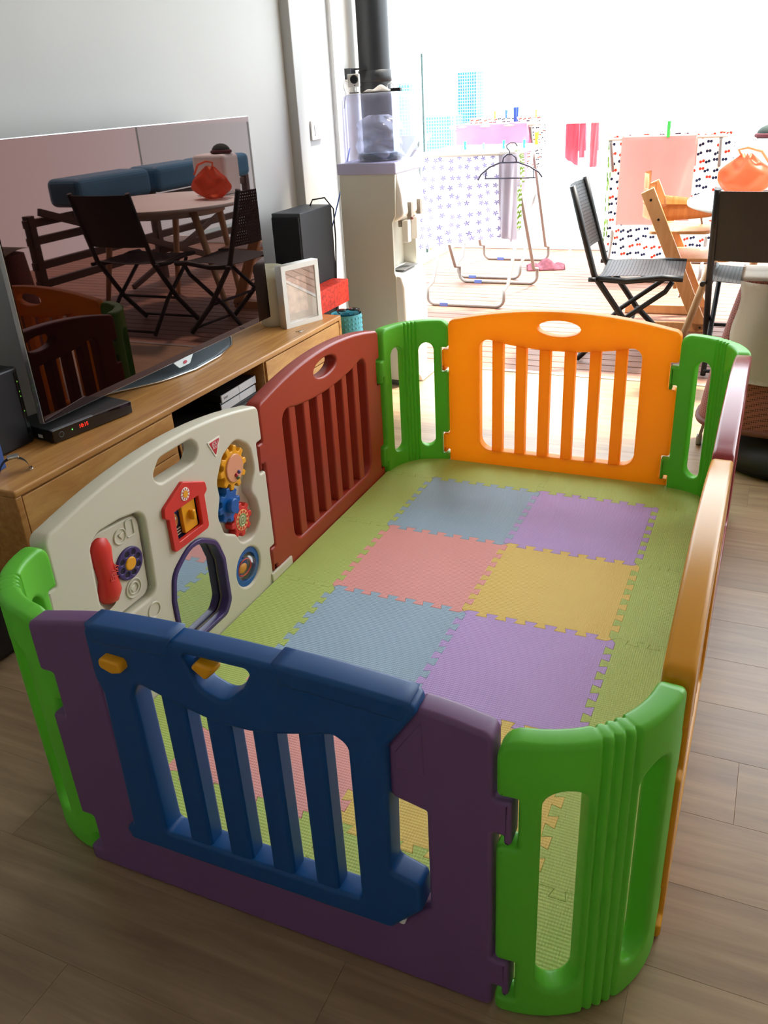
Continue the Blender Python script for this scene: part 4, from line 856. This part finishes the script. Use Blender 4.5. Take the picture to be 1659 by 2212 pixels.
ln = B().cyl((-0.62, 0, 0), (0.62, 0, 0), 0.004, 8).obj('clothes_line', ROD); ln.location = (-0.55, 5.68, 1.05); tag(ln, 'thin white rod carrying red baby clothes between the racks', 'clothes line')
REDF = mat('coral red jersey', 'EC5E70', 0.9, trans=0.45)
cloth('baby_garment', 'larger coral red baby garment hanging left of the peach towel', REDF, -0.955, -0.85, 5.68, 1.045, 0.80, 0.015, 2, fold=.05, drop=-.06)
cloth('baby_garment', 'narrow red baby garment hanging in the middle', REDF, -0.845, -0.80, 5.68, 1.045, 0.80, 0.01, 1, fold=.05)
cloth('baby_garment', 'pinkish baby garment with frilly edge hanging furthest right', mat('salmon jersey', 'F0707C', 0.9, trans=0.45), -0.76, -0.70, 5.68, 1.045, 0.73, 0.015, 2, fold=.05)
cr_ = thing('crumpled_cloth', 'maroon patterned cloth crumpled on the deck under the racks', 'laundry', (-1.0, 5.36, 0.0), .3)
B().grid(lambda u, v: Vector(((u-.5)*.30, (v-.5)*.17, 0.004+.05*abs(math.sin(7*u+2*v))*math.sin(PI*u)*math.sin(PI*v)+.03*math.sin(PI*v))), 26, 16, 0.003).obj('heap', mat('maroon print cotton', 'A2606E', 0.9, var=.35, vscale=30), cr_)

# folding rattan chair (local: faces +x)
RAT = mat('black woven resin', '08080A', 0.5)
def weave(bq, f, nu, nv, w, th):
    for k in range(nu):
        u = (k+.5)/nu; pts = [f(u, j/8) for j in range(9)]
        for j in range(8): bq.bar(pts[j], pts[j+1], w, th, up=(f(u, .5)-f(u+.001, .5)).cross(f(u, .5)-f(u, .501)).normalized())
    for k in range(nv):
        v = (k+.5)/nv; pts = [f(j/8, v) for j in range(9)]
        for j in range(8): bq.bar(pts[j], pts[j+1], w, th, up=(f(.5, v)-f(.501, v)).cross(f(.5, v)-f(.5, v+.001)).normalized())
def folding_chair(label, loc, rz, bw=.0122):
    t = thing('folding_chair', label, 'chair', loc, rz, 'black rattan chairs'); hw = 0.225
    for s in (-1, 1):
        y = s*hw
        B().tube([(-.34, y, .89), (-.285, y, .70), (-.21, y, .46), (-.02, y, .20), (.17, y, .012)], 0.016, 10).obj('back_post', RAT, t)
        B().tube([(-.20, y, .445), (-.05, y, .435), (.12, y, .455), (.22, y, .45)], 0.016, 10).obj('seat_rail', RAT, t)
        B().tube([(.17, y*.88, .43), (.14, y*.88, .38), (-.10, y*.88, .20), (-.28, y*.88, .012)], 0.013, 10).obj('rear_leg', RAT, t)
        B().cyl((-.235, y*1.12, .445), (-.20, y*1.12, .445), .012, 10).obj('pivot', RAT, t)
    for p in ((.17, .03), (-.02, .2)): B().cyl((p[0], -hw, p[1]), (p[0], hw, p[1]), .009, 8).obj('cross_bar', RAT, t)
    B().cyl((-.27, -hw*.88, .03), (-.27, hw*.88, .03), .009, 8).obj('cross_bar', RAT, t)
    bq = B(); weave(bq, lambda u, v: Vector((-.19+.41*u, -hw+2*hw*v, .455+.006*math.sin(PI*u)-.012*math.sin(PI*v))), 24, 26, .0122, .003); stuff(bq.obj('woven_seat', RAT, t))
    bq = B(); weave(bq, lambda u, v: Vector((-.345+.105*(1-u)-.03*math.sin(PI*v), -hw+2*hw*v, .56+.32*u)), 19, 26, bw, .003); stuff(bq.obj('woven_back', RAT, t))
    return t
folding_chair('black rattan folding chair seen from the side, left of the high chair', (0.045, 3.15, 0), math.radians(4))
c2 = folding_chair('black rattan folding chair with its back to the room at the right edge', (0.63, 3.09, 0), math.radians(90), .0172)

# high chair (local: faces +x)
hc = thing('high_chair', 'natural beech adjustable high chair with baby rail between the chairs', 'high chair', (0.13, 3.86, 0), math.radians(4))
for s in (-1, 1):
    y = s*.21
    B().bar((-.165, y, .785), (.20, y, .012), .026, .075, up=(1, 0, .47), bev=.004).obj('side_rail', BEECH, hc)
    B().bar((-.27, y, .028), (.225, y, .028), .026, .056, bev=.005).obj('foot_rail', BEECH, hc)
    for z in (.735, .63, .03): B().cyl((-.165+(.785-z)*.472, y+s*.012, z), (-.165+(.785-z)*.472, y+s*.015, z), .007, 10).obj('bolt', BLACK, hc)
def pl_(x0, x1, z, w, r): 
    me = plate(rpoly([(x0, -w, r), (x1, -w, r*1.5), (x1, w, r*1.5), (x0, w, r)], 6), [], .018, .004, 2, flat=True); return move(me, 0, 0, z)
mobj('seat_plate', pl_(-.14, .19, .555, .195, .03), BEECH, hc); mobj('foot_plate', pl_(.0, .32, .405, .195, .03), BEECH, hc)
B().bar((.03, -.2, .27), (.03, .2, .27), .022, .05, bev=.004).obj('cross_brace', BEECH, hc)
B().cyl((.06, -.2, .20), (.06, .2, .20), .006, 8).obj('tension_rod', STEEL, hc)
for z in (.66, .75):
    B().grid(lambda u, v: Vector((-.14-.055*math.sin(PI*u), -.2+.4*u, z+.07*(v-.5)-.03*math.sin(PI*u)*0)), 18, 3, .014).obj('backrest', BEECH, hc)
B().grid(lambda u, v: Vector((-.10+.30*math.sin(PI*u)**.8, -.2+.4*u, .62+.09*v*(1-.25*math.sin(PI*u)))), 24, 3, .013).obj('baby_rail', BEECH, hc)
B().grid(lambda u, v: Vector((-.17-.03*math.sin(PI*u), -.1+.2*u, .70+.16*v)), 14, 3, .013).obj('high_back', BEECH, hc)
B().tube([(.13, .06, .60), (.14, .07, .56), (.12, .08, .53), (.16, .09, .52)], .006, 8).obj('strap', mat('grey strap', '8E7E74', 0.8), hc)

# round white table
tb_ = thing('round_table', 'round white table on splayed wooden legs at the right edge', 'table', (0.80, 3.62, 0))
B().lathe([(0.565, 0.712), (0.60, 0.722), (0.60, 0.738), (0.595, 0.742), (0.001, 0.742)], n=64).obj('table_top', WHITE, tb_)
B().lathe([(0.40, 0.66), (0.40, 0.712)], n=40).obj('apron', WHITE, tb_)
LEGW = wood_mat('pale leg wood', 'B89468', 'D4B48A', scale=(14, 14, 1.6), rough=.45, rnd=False)
for ax, ay in ((-1, -.55), (1, -.55), (-.5, 1), (.55, 1)):
    n_ = math.hypot(ax, ay); ax, ay = ax/n_, ay/n_
    B().tube([(ax*.40, ay*.40, .71), (ax*.62, ay*.40, 0.0)], .02, 14, rr=[.027, .017]).obj('leg', LEGW, tb_)
og = thing('carrier_bag', 'orange translucent plastic carrier bag standing on the round table', 'bag', (0.47, 3.72, 0.743))
ORG = mat('orange carrier film', 'F08058', 0.35, trans=0.6)
def bagf(u, v):
    a = 2*PI*u; r = (.155-.05*v)*(1+.12*math.sin(3*a+5*v)+.06*math.sin(7*a-8*v)); r *= math.sin(PI*min(.5, .12+v*.9))*(1 if v < .6 else 1-.75*((v-.6)/.4)**1.5)
    return Vector((r*math.cos(a), r*.8*math.sin(a), .004+.20*v+.012*math.sin(5*a+3*v)*v))
B().grid(bagf, 44, 22, .0012).obj('bag_body', ORG, og)
B().tube([(-.02, 0, .19), (-.045, -.02, .235), (.0, -.03, .245), (.07, -.03, .225), (.12, -.02, .16)], .007, 8).obj('bag_handle', ORG, og)
wb = thing('white_parcel', 'white wrapped parcel with a dark knitted cap on the table back', 'parcel', (0.62, 4.02, 0.743))
B().box(-.14, .14, -.1, .1, 0, .27, .03, 4).obj('parcel', mat('white wrap', 'F2F0EE', .5), wb)
B().ball((-.06, 0, .285), .07, 16, (1, .9, .75)).obj('cap', mat('dark green knit', '35403A', .9), wb)
B().tube([(-.06+.068*math.cos(2*PI*k/24), .06*math.sin(2*PI*k/24), .283) for k in range(24)], .012, 8, cyc=True).obj('cap_brim', mat('maroon knit', '5A2A30', .9), wb)

# dark slatted bench with blue covers, right part of the balcony (mirrored in the screen)
bn_ = thing('garden_bench', 'dark hardwood slatted bench at the right of the balcony, mirrored in the television', 'bench', (1.65, 4.4, 0))
for z in (.20, .33, .50, .62): B().box(-.02, .02, -1.3, 1.6, z, z+.055, .004).obj('slat', DARKW, bn_)
for y in (-1.28, .1, 1.55): B().box(-.03, .03, y, y+.06, 0, .70, .004).obj('post', DARKW, bn_)
B().bar((-.06, -1.2, .72), (-.06, .9, .03), .03, .05, bev=.003).obj('brace', DARKW, bn_); B().bar((-.09, .95, .42), (-.09, -.4, .03), .03, .04, bev=.003).obj('brace', DARKW, bn_)
BLC = mat('blue tarpaulin', '3C7CA0', .5)
for i, (y, w, lb) in enumerate(((-0.45, .42, 'first'), (.40, .35, 'second'), (1.12, .34, 'third'))):
    o = B().box(-.16, .16, -w, w, 0, .20, .05, 4).obj('storage_sack', BLC); o.location = (1.65, 4.4+y, .702); tag(o, 'blue covered sack on the garden bench, %s from the house' % lb, 'sack', 'blue sacks on the bench')

# mesh baby rocker at the right
ro = thing('baby_rocker', 'maroon mesh baby rocker on a black round base at the right edge', 'baby rocker', (0.86, 1.90, 0))
MESH = mat('maroon mesh fabric', '8A5048', .8)
N = MESH.node_tree.nodes; L = MESH.node_tree.links; tc = N.new('ShaderNodeTexCoord'); vo = N.new('ShaderNodeTexVoronoi'); vo.inputs['Scale'].default_value = 130; vo.inputs['Randomness'].default_value = .1
L.new(tc.outputs['Object'], vo.inputs['Vector']); rp = N.new('ShaderNodeValToRGB'); rp.color_ramp.elements[0].position = .25; rp.color_ramp.elements[0].color = (*hexc('3A1C1A'), 1); rp.color_ramp.elements[1].position = .45; rp.color_ramp.elements[1].color = (*hexc('8A5246'), 1)
L.new(vo.outputs['Distance'], rp.inputs['Fac']); L.new(rp.outputs['Color'], N['Principled BSDF'].inputs['Base Color'])
def rocf(u, v):
    a = 2*PI*u; hwid = .375-.10*v**1.3; dep = .20-.10*v
    cxx = math.copysign(abs(math.cos(a))**.7, math.cos(a)); cyy = math.copysign(abs(math.sin(a))**.7, math.sin(a))
    return Vector((hwid*cxx, dep*cyy+.10*v, .145+.52*v))
rk = B(); rk.grid(rocf, 64, 20); rk.grid(lambda u, v: Vector((rocf(u, 1).x*(1-v), .10+(rocf(u, 1).y-.10)*(1-v), .665+.02*math.sin(v*PI/2))), 64, 4); rk.grid(lambda u, v: Vector((rocf(u, 0).x*(1-v), rocf(u, 0).y*(1-v), .145-.02*math.sin(v*PI/2))), 64, 4)
rk.obj('mesh_seat', MESH, ro)
B().tube([rocf(k/48, .0)*1.0+Vector((0, 0, .0)) for k in range(48)], .012, 8, cyc=True).obj('seat_piping', mat('brown binding', '6A3E34', .7), ro)
B().lathe([(0.31, 0.0), (0.33, 0.012), (0.33, 0.055), (0.30, 0.085), (0.10, 0.12), (0.10, 0.15)], (0, .02, 0), 48).obj('base', BLACKM, ro)
for s in (-1, 1):
    B().cyl((s*.352, .015, .022), (s*.372, .015, .022), .022, 16).obj('roller', mat('grey roller', '8C9296', .5), ro)
    B().bar((s*.362, .015, .03), (s*.34, .0, .15), .012, .02, up=(0, 1, 0)).obj('roller_bracket', mat('grey roller', '8C9296', .5), ro)
cl = B().grid(lambda u, v: Vector(((u-.5)*.40+.0, -.012-.20+.10*v+.0, .0)) if False else Vector((-.285+.42*u+.01*math.sin(9*v), rocf(.75, .98-.62*v).y-.016-.006*math.sin(u*14+v*3), .665-.34*v-.012*math.sin(u*5))), 30, 18, .003)
clo = cl.grid(lambda u, v: Vector((-.285+.42*u, rocf(.75, .98).y-.016+.20*v, .665+.012*math.sin(PI*v)+.02*v)), 30, 5, .003).obj('muslin_cloth', mat('cream muslin', 'D8D0C4', .9, bump=(60, .4)))
clo.location = (0.86, 1.90, 0.004); tag(clo, 'cream muslin cloth draped over the maroon baby rocker', 'cloth')
pg = peg('orange peg clipped on the muslin cloth at the right edge', .72, 1.80, .69, 'E88A4A', 0, 1.4)
